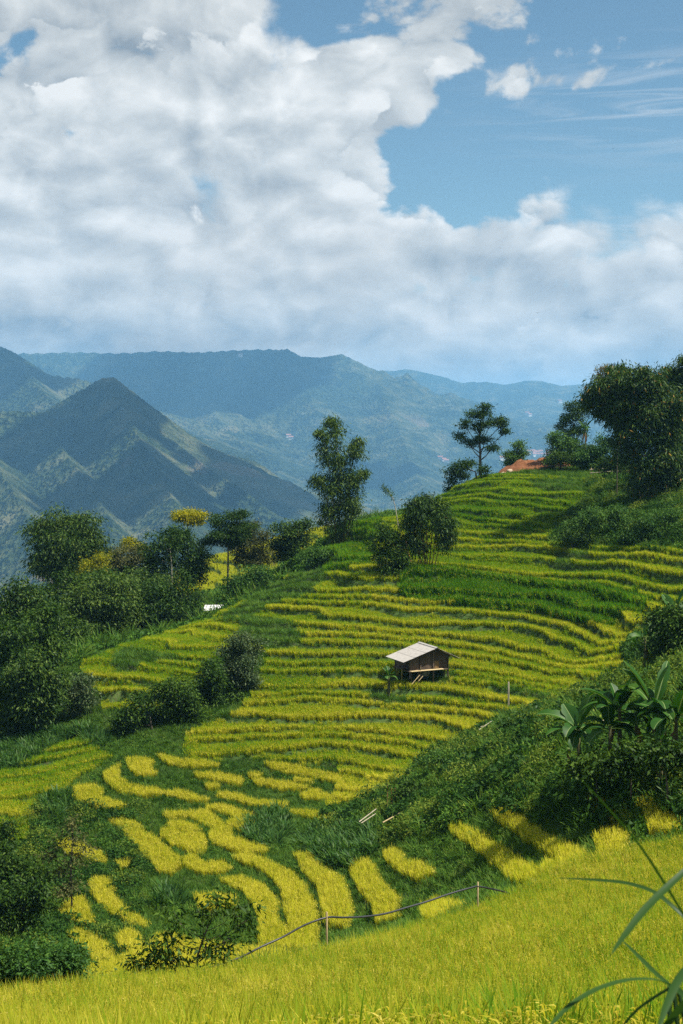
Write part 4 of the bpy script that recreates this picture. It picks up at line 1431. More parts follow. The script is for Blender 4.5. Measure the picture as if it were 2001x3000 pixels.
def bamboo(name, label, Y, culms, kind='bamboo', crop=None, spread=0.8, leaf=0.36, per_m=70, r0=0.05, stem=None, bare=0.25, seed_extra=0, cat='bamboo', extra_lobes=(), dens=1.0):
    """culms: pixel paths from base to drooping tip; leaves hang in sprays along them"""
    SEED[0] += 1
    rng = np.random.default_rng(SEED[0] + seed_extra)
    if crop:
        ox, oy, s = crop
        culms = [[(ox + p[0] * s, oy + p[1] * s) for p in c] for c in culms]
        extra_lobes = [(ox + l[0] * s, oy + l[1] * s, l[2] * s, l[3] * s) for l in extra_lobes]
    m = Y / FPX
    b = W(culms[0][0][0], culms[0][0][1], Y)
    b.z = gz1(b.x, b.y)
    root = empty(name, b)
    C, O = [], []
    for c in culms:
        dy = rng.uniform(-1.2, 1.2)
        pts = [W(p[0], p[1], Y) - b for p in c]
        pts = [Vector((p.x, p.y + dy * (i / (len(pts) - 1)), p.z)) for i, p in enumerate(pts)]
        pts[0].z = -0.2
        # resample
        fine = []
        for i in range(len(pts) - 1):
            for t in np.linspace(0, 1, 9)[:-1]:
                p0, p1, p2, p3 = pts[max(i - 1, 0)], pts[i], pts[i + 1], pts[min(i + 2, len(pts) - 1)]
                fine.append(0.5 * ((2 * p1) + (p2 - p0) * t + (2 * p0 - 5 * p1 + 4 * p2 - p3) * t * t + (3 * p1 - p0 - 3 * p2 + p3) * t ** 3))
        fine.append(pts[-1])
        n = len(fine)
        g = Geo().add(tube(fine[::2] if n > 6 else fine, [r0 * (1 - 0.8 * i / max(len(fine[::2]) - 1, 1)) for i in range(len(fine[::2] if n > 6 else fine))], 6))
        g.obj('culm', stem or M_CULM, root, smooth=True)
        L = sum((fine[i + 1] - fine[i]).length for i in range(n - 1))
        ns = int(L * per_m / 9 * dens)
        for q in range(ns):
            t = rng.uniform(bare, 1.0)
            f = t * (n - 1)
            i = min(int(f), n - 2)
            p = np.array(fine[i].lerp(fine[i + 1], f - i))
            w = spread * (0.35 + 0.65 * math.sin(math.pi * min(1, (t - bare) / (1 - bare) * 0.85 + 0.12)))
            d = rng.normal(size=3)
            d[2] *= 0.5
            d /= np.linalg.norm(d)
            end = p + d * w * rng.uniform(0.15, 1.0) + np.array([0, 0, -0.15 * w])
            k = 9
            off = rng.normal(0, leaf * 0.8, (k, 3)) * np.array([1, 1, 0.7])
            C.append(end + off)
            O.append(np.repeat(d[None, :], k, 0) * 0.7 + off * 0.8)
    if extra_lobes:
        L3 = []
        for l in extra_lobes:
            c = W(l[0], l[1], Y) - b
            L3.append(((c.x, c.y + rng.uniform(-0.5, 0.5), c.z), (l[2] * m, l[2] * m * 0.8, l[3] * m)))
        c1, o1 = lobe_points(L3, dens, rng, b, leaf)
        C.append(c1)
        O.append(o1)
    C, O = np.concatenate(C), np.concatenate(O)
    link('crown', crown_mesh('crown', C, O, LEAF[kind], leaf, 0.24, rng, 0.75), None, root)
    return tag(root, label, cat)


K2 = (1250, 1150, 0.319)
K3 = (1550, 1050, 0.2876)
K4 = (850, 1180, 0.319)
K5 = (0, 1500, 0.638)
K6 = (1000, 1600, 0.638)
K7 = (0, 2200, 0.638)

# --- the knoll
bamboo('bamboo_clump', 'tall plumed bamboo clump standing alone on the crest of the spur', 150, [
    [(470, 1170), (440, 700), (425, 300), (390, 160), (340, 210)], [(440, 1180), (365, 650), (300, 330), (260, 270)], [(480, 1160), (555, 650), (600, 400), (635, 345)],
    [(430, 1180), (340, 900), (280, 700), (210, 720)], [(490, 1160), (590, 900), (645, 670), (690, 640)], [(480, 1170), (560, 1040), (625, 970)], [(430, 1190), (320, 1110), (270, 1120)],
    [(460, 1170), (450, 800), (480, 520)], [(470, 1170), (520, 900), (560, 760), (600, 720)], [(455, 1170), (380, 1000), (330, 960)], [(450, 1170), (420, 900), (380, 780)]], crop=K4, spread=0.85, per_m=80, bare=0.10, dens=1.3,
    extra_lobes=[(300, 450, 75, 130), (425, 330, 50, 150), (590, 480, 72, 100), (565, 700, 105, 105), (440, 760, 105, 150), (295, 760, 70, 80), (580, 920, 75, 70), (330, 1010, 65, 100), (420, 570, 85, 100), (520, 1000, 70, 80)])
bamboo('bamboo_clump', 'rounded dark bamboo clump with reddish bare stems above the green field', 128, [
    [(1250, 1480), (1200, 1100), (1190, 900), (1120, 930), (1080, 1050)], [(1260, 1480), (1250, 1050), (1230, 870), (1290, 900), (1310, 1000)], [(1240, 1480), (1130, 1150), (1080, 1050), (1050, 1150)],
    [(1270, 1490), (1310, 1150), (1330, 960), (1390, 940), (1440, 1040)], [(1290, 1490), (1350, 1200), (1420, 1050), (1480, 1130), (1500, 1250)], [(1230, 1480), (1150, 1300), (1090, 1230), (1060, 1330)],
    [(1260, 1480), (1210, 1200), (1180, 1050), (1240, 980)], [(1300, 1490), (1390, 1280), (1440, 1260), (1470, 1370)]], crop=K4, spread=0.85, per_m=90, bare=0.22, stem=M_REDSTEM, r0=0.045, dens=1.3,
    extra_lobes=[(1190, 1000, 100, 120), (1140, 1200, 85, 130), (1250, 980, 70, 90), (1390, 1080, 80, 120), (1430, 1250, 65, 120), (1180, 1330, 80, 90)])
tree('small_tree', 'dark fine leaved tree leaning left of the rounded bamboo', 127, (1120, 1590), [(870, 1250, 110, 110), (850, 1400, 110, 100), (930, 1560, 120, 70), (990, 1290, 80, 110), (960, 1440, 110, 100), (1040, 1480, 80, 80)],
     crop=K4, leaf=0.24, dens=1.3, trunk=[(1105, 1450), (1060, 1260)], r0=0.10, bark=M_REDSTEM)
bamboo('bamboo_shoot', 'thin half bare bamboo stem leaning left above the crest', 148, [[(1005, 1060), (960, 930), (915, 830), (845, 770)]], crop=K4, spread=0.30, per_m=45, bare=0.35, leaf=0.26, r0=0.06, stem=M_PALESTEM)
tree('knoll_tree', 'tall open crowned tree on the edge of the knoll', 178, (490, 835), [
    (540, 140, 48, 32), (440, 195, 85, 40), (525, 205, 70, 30), (350, 300, 55, 45), (600, 270, 105, 60), (690, 290, 45, 60), (320, 400, 55, 50), (390, 470, 52, 38), (540, 430, 85, 42), (600, 510, 62, 32),
    (725, 365, 38, 22), (480, 320, 60, 42)], crop=K2, leaf=0.24, dens=1.25, trunk=[(490, 680), (492, 560), (485, 400), (500, 230)], r0=0.22, hollow=0.2)
tree('leaning_tree', 'low dark tree leaning out over the valley under the tall knoll tree', 176, (470, 800), [
    (390, 660, 62, 34), (310, 680, 62, 40), (235, 740, 62, 50), (230, 820, 50, 45), (215, 900, 34, 30), (530, 720, 38, 42), (330, 760, 44, 30)], crop=K2, leaf=0.26, dens=1.5, trunk=[(450, 730), (380, 700), (290, 720)], r0=0.13)
tree('small_tree', 'small bright green conical tree behind the red earth mound', 187, (810, 690), [(840, 480, 45, 42), (790, 560, 75, 52), (870, 560, 45, 48), (800, 620, 72, 45), (770, 650, 34, 25), (850, 620, 50, 40)],
     kind='bright', crop=K2, leaf=0.26, dens=1.5, r0=0.10)
tree('round_tree', 'round bright green tree right of the red earth mound', 178, (1230, 690), [(1230, 440, 110, 80), (1180, 520, 60, 62), (1300, 520, 85, 80), (1220, 580, 85, 62), (1130, 600, 36, 40), (1350, 600, 55, 50)],
     kind='bright', crop=K2, leaf=0.27, dens=1.4, r0=0.12)
tree('airy_tree', 'airy blue green tree rising behind the round tree on the knoll', 182, (470, 960), [(430, 490, 70, 55), (370, 620, 90, 70), (480, 590, 85, 90), (430, 740, 85, 60), (540, 520, 60, 80), (520, 740, 70, 80), (330, 700, 50, 45), (450, 860, 90, 90), (520, 960, 80, 90)],
     crop=K3, leaf=0.22, dens=1.2, r0=0.11, hollow=0.2)
bamboo('giant_bamboo', 'huge dark bamboo thicket with yellowing leaves at the upper right', 142, [
    [(1200, 1450), (1100, 900), (1050, 350), (960, 130), (900, 110)], [(1180, 1450), (950, 800), (760, 420), (640, 380), (590, 480)], [(1220, 1450), (1220, 800), (1180, 260), (1120, 120)],
    [(1240, 1450), (1320, 800), (1330, 350), (1270, 190)], [(1250, 1450), (1420, 900), (1470, 500), (1500, 420)], [(1170, 1450), (1000, 900), (850, 600), (720, 560)], [(1240, 1450), (1300, 1000), (1380, 800), (1450, 850)],
    [(1200, 1450), (1150, 700), (900, 330), (760, 290), (680, 330)]], kind='bamboo_dry', crop=K3, spread=1.2, per_m=60, bare=0.3, leaf=0.42, r0=0.06,
    extra_lobes=[(1050, 210, 230, 130), (800, 310, 170, 90), (1000, 440, 330, 170), (1290, 300, 190, 150), (1310, 600, 220, 190), (1130, 780, 250, 180), (1210, 1020, 230, 180), (1250, 1240, 190, 140), (800, 450, 190, 110),
                 (690, 420, 90, 80), (950, 650, 130, 100), (1430, 830, 100, 240), (1080, 1360, 60, 80), (1380, 1090, 130, 120), (920, 830, 90, 90), (1000, 990, 80, 90), (1450, 1050, 120, 150), (1500, 500, 120, 200), (1150, 1180, 140, 120), (1400, 1260, 150, 140), (1500, 1150, 140, 190)], dens=2.6)
tree('bush', 'bush filling the gap right of the round tree on the knoll', 175, (640, 1130), [(620, 950, 110, 90), (560, 1020, 90, 80), (700, 1000, 110, 90), (640, 1080, 130, 60), (740, 900, 90, 110)], kind='bright', crop=K3, leaf=0.26, dens=1.5, r0=0.06, cat='bush')
tree('bush', 'low bush under the left side of the huge bamboo', 160, (850, 1180), [(820, 1060, 110, 70), (900, 1010, 90, 90), (760, 1110, 90, 50), (930, 1120, 90, 60)], crop=K3, leaf=0.26, dens=1.5, r0=0.06, cat='bush')
tree('bush', 'bush at the foot of the round tree beside the red earth', 176, (330, 1090), [(300, 1010, 110, 60), (400, 1020, 110, 60), (230, 1050, 60, 40), (460, 1050, 80, 50)], kind='dark', crop=K3, leaf=0.24, dens=1.5, r0=0.05, cat='bush')
tree('dry_sapling', 'sparse brown leaved sapling poking out beside the huge bamboo', 147, (900, 1000), [(770, 130, 80, 75), (820, 210, 60, 60), (720, 210, 40, 40)], kind='dry', crop=K3, leaf=0.22, dens=0.5, r0=0.06,
     trunk=[(900, 500), (830, 250)], hollow=0.1)
bamboo('giant_bamboo', 'bamboo plumes cut by the right edge of the picture', 150, [[(1560, 1350), (1500, 700), (1480, 250), (1430, 130), (1390, 200)], [(1600, 1350), (1590, 600), (1560, 180), (1500, 130)], [(1640, 1350), (1650, 500), (1640, 60), (1590, 20)],
     [(1600, 1350), (1540, 800), (1530, 420)]], crop=K3, spread=1.2, per_m=90, bare=0.25, leaf=0.42, extra_lobes=[(1540, 260, 120, 170), (1640, 200, 120, 200), (1620, 600, 130, 260), (1560, 1000, 130, 260)], dens=2.0)
tree('bush', 'dark rounded bush at the right end of the deep green rice', 114, (1260, 405), [(1262, 330, 66, 55), (1240, 375, 55, 40), (1300, 380, 50, 40)], crop=K6, leaf=0.20, dens=1.5, r0=0.05, cat='bush')
tree('leafy_tree', 'glossy leafy tree at the right edge beside the banana leaves', 78, (1520, 640), [(1490, 350, 90, 70), (1568, 360, 100, 90), (1480, 450, 80, 80), (1560, 480, 90, 90), (1500, 560, 90, 70), (1600, 580, 90, 80), (1640, 430, 90, 130)],
     kind='dark', crop=K6, leaf=0.22, dens=1.5, r0=0.12)

# --- behind the spur
tree('drooping_tree', 'big dark drooping tree with a rounded top, farthest left behind the spur', 150, (260, 480), [(220, 60, 92, 58), (330, 80, 92, 60), (200, 140, 80, 70), (300, 170, 112, 80), (430, 110, 72, 68), (190, 240, 62, 62), (260, 290, 72, 62), (425, 200, 72, 62), (330, 250, 85, 62), (370, 150, 80, 60)],
     kind='bamboo', crop=K5, leaf=0.40, dens=2.0, aspect=0.26, droop=0.8, r0=0.2, grow=1.1)
tree('yellow_shrub', 'yellow leaved shrub in front of the big drooping tree', 143, (430, 400), [(450, 212, 42, 26), (418, 246, 52, 24), (432, 285, 62, 22), (400, 302, 42, 18), (470, 260, 34, 20)], kind='yellow', crop=K5, leaf=0.22, dens=0.9, r0=0.06, hollow=0.2)
tree('olive_tree', 'olive green tree between the yellow shrub and the bare stems', 150, (570, 420), [(560, 200, 72, 52), (520, 240, 52, 62), (620, 240, 62, 62), (580, 290, 70, 50), (640, 190, 46, 40)], kind='olive', crop=K5, leaf=0.26, dens=1.1, r0=0.1)
tree('yellow_topped_tree', 'small yellow topped tree behind the olive tree', 160, (610, 400), [(600, 155, 62, 22), (640, 170, 40, 20), (585, 135, 34, 14)], kind='yellow', crop=K5, leaf=0.22, dens=0.9, r0=0.08, hollow=0.2)
tree('flat_crowned_tree', 'slender tree with a flat bright yellow crown on a bare trunk', 154, (862, 420), [(862, 18, 82, 22), (820, 22, 44, 18), (910, 16, 40, 20), (880, 44, 52, 16)], kind='yellow', crop=K5, leaf=0.24, dens=1.3, trunk=[(862, 250), (862, 120), (860, 40)], r0=0.11, hollow=0.15)
tree('dark_tree', 'dark leafy tree below the flat yellow crown', 151, (830, 440), [(840, 112, 46, 46), (810, 150, 60, 52), (890, 190, 62, 60), (850, 250, 80, 70), (930, 210, 40, 40), (900, 300, 70, 70)], crop=K5, leaf=0.28, dens=1.3, r0=0.14)
tree('stemmed_tree', 'dark tree with tall pale bare stems left of the flat yellow crown', 147, (760, 440), [(760, 150, 82, 58), (700, 190, 66, 62), (690, 270, 70, 70), (730, 320, 60, 40)], crop=K5, leaf=0.28, dens=1.2, trunk=[(790, 330), (788, 240), (780, 160)], r0=0.09, bark=M_PALESTEM)
tree('umbrella_tree', 'layered umbrella shaped tree on a tall thin trunk by the shed', 152, (1043, 370), [(1065, 20, 82, 15), (1112, 10, 32, 13), (990, 44, 48, 12), (1075, 66, 90, 18), (1020, 98, 84, 22), (958, 140, 44, 22), (1050, 138, 52, 26), (1092, 120, 44, 30), (1000, 120, 60, 16)],
     crop=K5, leaf=0.22, dens=1.3, trunk=[(1047, 250), (1048, 160), (1060, 60), (1070, 20)], r0=0.13, hollow=0.15)
tree('grey_tree', 'grey green tree with spreading boughs beside the umbrella tree', 156, (1155, 300), [(1140, 68, 62, 30), (1120, 112, 62, 40), (1185, 130, 62, 46), (1095, 172, 58, 46), (1160, 190, 72, 46), (1210, 180, 46, 56), (1120, 232, 62, 36)], kind='olive', crop=K5, leaf=0.24, dens=0.95, trunk=[(1155, 240), (1150, 160), (1140, 100)], r0=0.13, hollow=0.2)
tree('dark_tree', 'dark wide tree between the grey tree and the tall bamboo clump', 158, (1365, 250), [(1330, 80, 72, 40), (1405, 58, 42, 26), (1300, 130, 62, 42), (1385, 130, 56, 46), (1340, 178, 76, 46), (1350, 215, 66, 36), (1290, 180, 50, 40)], crop=K5, leaf=0.26, dens=1.3, r0=0.14)
tree('bush', 'leafy bush on the crest below the tall bamboo clump', 146, (1455, 245), [(1450, 205, 50, 40), (1480, 190, 36, 30), (1420, 220, 36, 24)], kind='bright', crop=K5, leaf=0.22, dens=1.2, r0=0.05, cat='bush')
tree('bush', 'spreading bush in the dip below the grey tree', 146, (1130, 350), [(1130, 315, 100, 26), (1050, 340, 70, 24), (1210, 300, 56, 24), (1180, 280, 70, 26)], kind='bright', crop=K5, leaf=0.24, dens=1.1, r0=0.06, cat='bush')
for nm, lab, Y, base, lob, kd in (
        ('dark_tree', 'broad rounded dark tree left of the shed roof', 136, (760, 560), [(700, 390, 120, 66), (800, 450, 120, 80), (640, 460, 100, 76), (850, 390, 72, 76), (720, 500, 120, 60)], 'dark'),
        ('dark_tree', 'dark tree in the middle of the wood left of the spur', 131, (470, 640), [(450, 400, 102, 86), (540, 470, 92, 96), (420, 520, 102, 86), (500, 570, 92, 62), (350, 450, 84, 86), (560, 370, 80, 62)], 'bamboo'),
        ('dark_tree', 'dark tree standing where the wood meets the nose of the spur', 124, (300, 700), [(300, 610, 84, 66), (285, 530, 84, 62), (350, 560, 62, 62), (240, 600, 60, 70)], 'dark'),
        ('shaded_tree', 'tallest of the shaded trees at the left edge', 113, (90, 760), [(80, 370, 66, 46), (55, 430, 76, 60), (150, 430, 76, 66), (120, 500, 80, 60), (20, 500, 70, 70)], 'bamboo'),
        ('shaded_tree', 'shaded tree right of the tallest one at the left edge', 110, (190, 800), [(190, 500, 80, 62), (180, 600, 86, 72), (220, 660, 70, 70), (130, 590, 60, 60)], 'dark'),
        ('shaded_tree', 'dark hanging tree lower down at the left edge', 104, (60, 980), [(60, 570, 80, 66), (50, 680, 92, 92), (30, 790, 80, 90), (-40, 700, 80, 140), (90, 780, 80, 80)], 'dark'),
        ('shaded_tree', 'dark leafy tree lowest in the shaded wood at the left', 101.5, (170, 1020), [(110, 760, 86, 80), (200, 740, 72, 80), (235, 810, 50, 66), (150, 870, 74, 70), (140, 945, 74, 46), (60, 880, 70, 70), (50, 980, 80, 50), (210, 900, 60, 60)], 'bamboo')):
    tree(nm, lab, Y, base, lob, kind=kd, crop=K5, leaf=0.30, dens=1.5, r0=0.16, droop=0.5, aspect=0.36, grow=1.18)
for nm, lab, Y, base, lob, kd in (
        ('wood_tree', 'rounded tree filling the wood below the yellow shrub', 139, (420, 520), [(400, 340, 90, 60), (320, 360, 80, 70), (480, 350, 80, 60), (400, 410, 110, 70), (250, 400, 80, 80)], 'dark'),
        ('wood_tree', 'rounded tree filling the wood below the stemmed tree', 140, (640, 500), [(620, 350, 90, 70), (700, 360, 80, 60), (560, 400, 80, 80), (650, 430, 100, 70)], 'bamboo'),
        ('wood_tree', 'dark tree in the shaded hollow just left of the spur nose', 117, (290, 760), [(280, 690, 70, 60), (230, 720, 70, 70), (320, 740, 60, 50), (260, 780, 80, 50)], 'dark')):
    tree(nm, lab, Y, base, lob, kind=kd, crop=K5, leaf=0.30, dens=1.5, r0=0.15, droop=0.5, aspect=0.36, grow=1.15)
tree('small_tree', 'small lighter green tree at the foot of the shaded wood', 103, (370, 950), [(385, 778, 50, 34), (370, 828, 62, 46), (350, 890, 52, 42), (405, 860, 42, 38)], kind='pale', crop=K5, leaf=0.22, dens=1.1, r0=0.07)
tree('vine_covered_tree', 'vine covered pale green tree in the middle of the terraces', 105, (1090, 900), [(1110, 590, 72, 38), (1105, 645, 90, 56), (1130, 720, 80, 66), (1060, 690, 60, 60), (1100, 800, 84, 62), (1150, 790, 40, 50)], kind='pale', crop=K5, leaf=0.20, dens=1.6, r0=0.12)
tree('bushy_tree', 'dark bushy tree left of the vine covered one', 103, (1000, 960), [(965, 730, 52, 40), (985, 785, 66, 42), (1000, 855, 84, 60), (1080, 875, 72, 50), (930, 800, 44, 40)], crop=K5, leaf=0.22, dens=1.5, r0=0.10)
tree('low_tree', 'low dark spreading tree above the brightest curved strip', 100, (850, 1010), [(800, 808, 92, 38), (722, 838, 82, 46), (842, 868, 82, 58), (762, 918, 82, 46), (862, 948, 82, 48), (922, 988, 62, 38)], crop=K5, leaf=0.22, dens=1.4, r0=0.1)
tree('leaning_tree', 'dark tree leaning left off the low spreading tree', 99, (700, 960), [(655, 878, 52, 38), (592, 915, 52, 56), (562, 975, 44, 42), (620, 960, 40, 36)], crop=K5, leaf=0.22, dens=1.3, r0=0.08)


for lab, Y, base, lob, kd in (
        ('rounded bush on the overgrown bank beside the last rice terrace', 82, (1290, 2262), [(1285, 2235, 34, 26), (1320, 2225, 26, 24)], 'bright'),
        ('spreading bush low on the overgrown bank above the ginger leaves', 77, (1190, 2350), [(1180, 2325, 36, 24), (1225, 2315, 34, 26)], 'dark'),
        ('pale leaved bush in the middle of the overgrown bank', 74, (1400, 2330), [(1390, 2290, 44, 34), (1440, 2300, 34, 28), (1410, 2265, 28, 22)], 'bright'),
        ('dark bush under the tall reed clump', 80, (1540, 2215), [(1530, 2185, 40, 30), (1575, 2195, 34, 28)], 'dark'),
        ('bush below the first banana plant', 66, (1600, 2330), [(1590, 2295, 46, 34), (1640, 2305, 40, 30), (1610, 2265, 34, 24)], 'bright'),
        ('dark bush above the two small yellow plots', 58, (1730, 2390), [(1725, 2355, 50, 34), (1780, 2365, 40, 28)], 'dark'),
        ('dark bush in front of the first banana stems', 53.5, (1750, 2270), [(1745, 2225, 60, 40), (1690, 2245, 44, 30)], 'dark'),
        ('dark bush in front of the middle banana stems', 51.5, (1850, 2265), [(1845, 2215, 60, 44), (1800, 2235, 40, 34)], 'dark'),
        ('dark bush in front of the last banana stems', 50, (1960, 2260), [(1950, 2215, 60, 44), (2010, 2215, 50, 44)], 'dark'),
        ('leafy bush at the right end of the bank above the foreground rice', 52, (1960, 2420), [(1950, 2375, 60, 40), (2010, 2360, 50, 50)], 'bright'),
        ('bush on the bank below the pale pole heap', 70, (1290, 2440), [(1280, 2410, 44, 30), (1330, 2415, 34, 24)], 'bright'),
        ('large bush on the slope under the huge bamboo', 134, (1760, 1560), [(1740, 1515, 54, 34), (1800, 1520, 50, 36), (1690, 1540, 36, 24)], 'bright'),
        ('bush on the slope at the right edge under the huge bamboo', 128, (1930, 1580), [(1900, 1540, 54, 36), (1960, 1530, 54, 44), (1850, 1560, 40, 26)], 'bright'),
        ('small bush at the lower end of the shrubby slope', 132, (1680, 1590), [(1670, 1570, 36, 22), (1720, 1575, 34, 22)], 'dark')):
    tree('bush', lab, Y, base, lob, kind=kd, leaf=0.20, dens=1.4, r0=0.05, cat='bush', hollow=0.3)

# --- gully and foreground left
tree('bush', 'dark bush mass at the left edge of the gully, upper one', 76, (40, 480), [(30, 400, 50, 90), (-60, 420, 70, 100)], crop=K7, leaf=0.18, dens=1.6, r0=0.06, cat='bush')
tree('bush', 'wide dark bush mass at the left edge of the gully, middle one', 70, (70, 640), [(60, 520, 92, 66), (160, 560, 92, 62), (70, 600, 110, 60), (-40, 560, 90, 90)], crop=K7, leaf=0.18, dens=1.5, r0=0.07, cat='bush')
tree('bush', 'dark bush mass at the left edge of the gully just above the lowest bush', 64, (70, 830), [(50, 680, 92, 66), (140, 700, 90, 60), (60, 760, 110, 60), (170, 640, 60, 46), (-50, 720, 90, 90)], crop=K7, leaf=0.18, dens=1.5, r0=0.07, cat='bush')
tree('sapling', 'spindly yellow tinged sapling left of the yellow islands', 68, (330, 640), [(330, 338, 46, 40), (285, 432, 52, 42), (350, 480, 48, 56), (300, 560, 56, 46), (240, 480, 36, 36), (390, 420, 40, 40), (340, 620, 60, 40), (270, 640, 50, 36)], kind='olive', crop=K7, leaf=0.17, dens=0.8, sat=2, r0=0.05, hollow=0.1, trunk=[(325, 520), (335, 400), (330, 330)])
tree('bush', 'large leafy green bush in the lower left corner above the foreground rice', 33, (160, 1090), [(60, 960, 112, 66), (180, 945, 122, 62), (330, 945, 82, 42), (260, 1020, 122, 56), (80, 1040, 112, 50), (-60, 1000, 110, 80)], kind='bright', crop=K7, leaf=0.115, dens=1.9, r0=0.04, cat='bush', aspect=0.36)
tree('foreground_shrub', 'dark leaved shrub spreading over the edge of the foreground rice', 35.5, (880, 1020), [(1105, 715, 82, 32), (1000, 700, 62, 26), (930, 758, 82, 28), (800, 762, 62, 32), (770, 838, 50, 26), (700, 905, 42, 26), (655, 960, 46, 32), (740, 930, 42, 28),
     (820, 960, 62, 36), (950, 890, 62, 46), (1000, 932, 82, 40), (1135, 780, 56, 56), (1062, 850, 62, 38), (610, 996, 22, 12), (720, 985, 40, 20)], kind='dark', crop=K7, leaf=0.165, dens=0.55, sat=1, r0=0.045, aspect=0.34, hollow=0.15, cat='shrub')

# ------------------------------------------------------------------ hut
def wood_mat(name, c0, c1, c2, rough=0.85):
    m, nt, out = new_mat(name)
    tcn = nt.new('ShaderNodeTexCoord')
    oi = nt.new('ShaderNodeObjectInfo')
    v = nt.vm('ADD', nt.vm('MULTIPLY', tcn.outputs['Object'], (9, 9, 1.2)), nt.vm('SCALE', (7, 3, 5)))
    n = nt.noise(v, 2.2, 6.0, 0.65, 0.8)
    f = nt.m('ADD', nt.m('MULTIPLY', n, 0.8), nt.m('MULTIPLY', oi.outputs['Random'], 0.30))
    c = nt.ramp(f, [(0.3, c0), (0.55, c1), (0.85, c2)])
    b = nt.new('ShaderNodeBsdfPrincipled')
    nt.put(b.inputs['Base Color'], c)
    b.inputs['Roughness'].default_value = rough
    bp = nt.new('ShaderNodeBump')
    bp.inputs['Strength'].default_value = 0.5
    bp.inputs['Distance'].default_value = 0.01
    nt.put(bp.inputs['Height'], n)
    nt.l.new(bp.outputs[0], b.inputs['Normal'])
    nt.l.new(b.outputs[0], out.inputs[0])
    return m


M_PLANK = wood_mat('weathered_plank', (0.040, 0.028, 0.020), (0.095, 0.064, 0.042), (0.20, 0.14, 0.095))
M_DOOR = wood_mat('door_plank', (0.14, 0.085, 0.035), (0.26, 0.155, 0.060), (0.36, 0.23, 0.10))
M_POLE = wood_mat('bamboo_pole', (0.20, 0.15, 0.07), (0.36, 0.27, 0.13), (0.50, 0.40, 0.22))
m, nt, out = new_mat('fibre_cement_sheet')
tcn = nt.new('ShaderNodeTexCoord')
oi = nt.new('ShaderNodeObjectInfo')
n = nt.noise(nt.vm('MULTIPLY', tcn.outputs['Object'], (1.2, 4.0, 1.0)), 2.4, 6.0, 0.65)
c = nt.ramp(nt.m('ADD', n, nt.m('MULTIPLY', oi.outputs['Random'], 0.05)), [(0.32, (0.20, 0.18, 0.16)), (0.50, (0.32, 0.298, 0.27)), (0.8, (0.40, 0.378, 0.345))])
b = nt.new('ShaderNodeBsdfPrincipled')
nt.put(b.inputs['Base Color'], c)
b.inputs['Roughness'].default_value = 0.8
nt.l.new(b.outputs[0], out.inputs[0])
M_SHEET = m
m, nt, out = new_mat('dark_cloth')
b = nt.new('ShaderNodeBsdfPrincipled')
geo = nt.new('ShaderNodeNewGeometry')
nt.put(b.inputs['Base Color'], nt.ramp(nt.noise(geo.outputs['Position'], 5.0), [(0.4, (0.02, 0.025, 0.03)), (0.6, (0.16, 0.17, 0.18))]))
nt.l.new(b.outputs[0], out.inputs[0])
M_CLOTH = m

hut_o = W(1256.6, 1960, 105.5)
hut = empty('stilt_hut', hut_o)
hut.rotation_euler = (0, 0, math.atan2(0.41, 0.91))      # local x runs along the gable, local -y faces the camera
hut.scale = (0.94, 0.94, 0.94)
tag(hut, 'small plank hut on stilts with a pale sheet roof among the terraces', 'hut')
RID_U, RID_Z = 0.55, 1.68
EL, ER = -2.42, 2.50
ZL, ZR = RID_Z - (RID_U - EL) * math.tan(R(17)), RID_Z - (ER - RID_U) * math.tan(R(25))
DEP = 2.6                                                # depth of the room
YF, YB = -0.42, 2.75                                     # roof front and back edge


def roof_z(u):
    return RID_Z - (RID_U - u) * math.tan(R(17)) if u < RID_U else RID_Z - (u - RID_U) * math.tan(R(25))


def sheet_mesh(name, du, dv, waves=9, amp=0.010, th=0.008):
    """corrugated sheet, du down the slope (x), dv along the ridge (y)"""
    n = waves * 4
    V, F = [], []
    for side in (0, 1):
        for i in range(n + 1):
            y = dv * i / n - dv / 2
            z = amp * math.sin(i / n * waves * 2 * math.pi) - side * th
            V += [(0, y, z), (du, y, z)]
    o = 2 * (n + 1)
    for i in range(n):
        F.append((2 * i, 2 * i + 1, 2 * i + 3, 2 * i + 2))
        F.append((o + 2 * i, o + 2 * i + 2, o + 2 * i + 3, o + 2 * i + 1))
        F.append((2 * i, 2 * i + 2, o + 2 * i + 2, o + 2 * i))
        F.append((2 * i + 1, o + 2 * i + 1, o + 2 * i + 3, 2 * i + 3))
    g = Geo()
    g.V, g.F = V, F
    return g.mesh(name, False)


cap = Geo()
for i in range(6):
    y0 = YF - 0.02 + i * (YB - YF + 0.04) / 6
    y1 = y0 + (YB - YF + 0.04) / 6 - 0.006
    k = len(cap.V)
    for y in (y0, y1):
        for du_, dz in ((-0.16, 0.005), (-0.05, 0.055), (0.05, 0.055), (0.16, -0.03)):
            cap.V.append((RID_U + du_, y, RID_Z + dz + 0.03))
    cap.F += [(k, k + 1, k + 5, k + 4), (k + 1, k + 2, k + 6, k + 5), (k + 2, k + 3, k + 7, k + 6)]
roof = cap.obj('roof', M_SHEET, hut)
slope_len_l = (RID_U - EL) / math.cos(R(17))
slope_len_r = (ER - RID_U) / math.cos(R(25))
rows_l, rows_r, cols = 3, 2, 1
wid = (YB - YF) / cols
sm_l = sheet_mesh('roof_sheet', slope_len_l / rows_l + 0.07, wid + 0.04, 24)
sm_r = sheet_mesh('roof_sheet', slope_len_r / rows_r + 0.07, wid + 0.04, 24)
rs = random.Random(5)
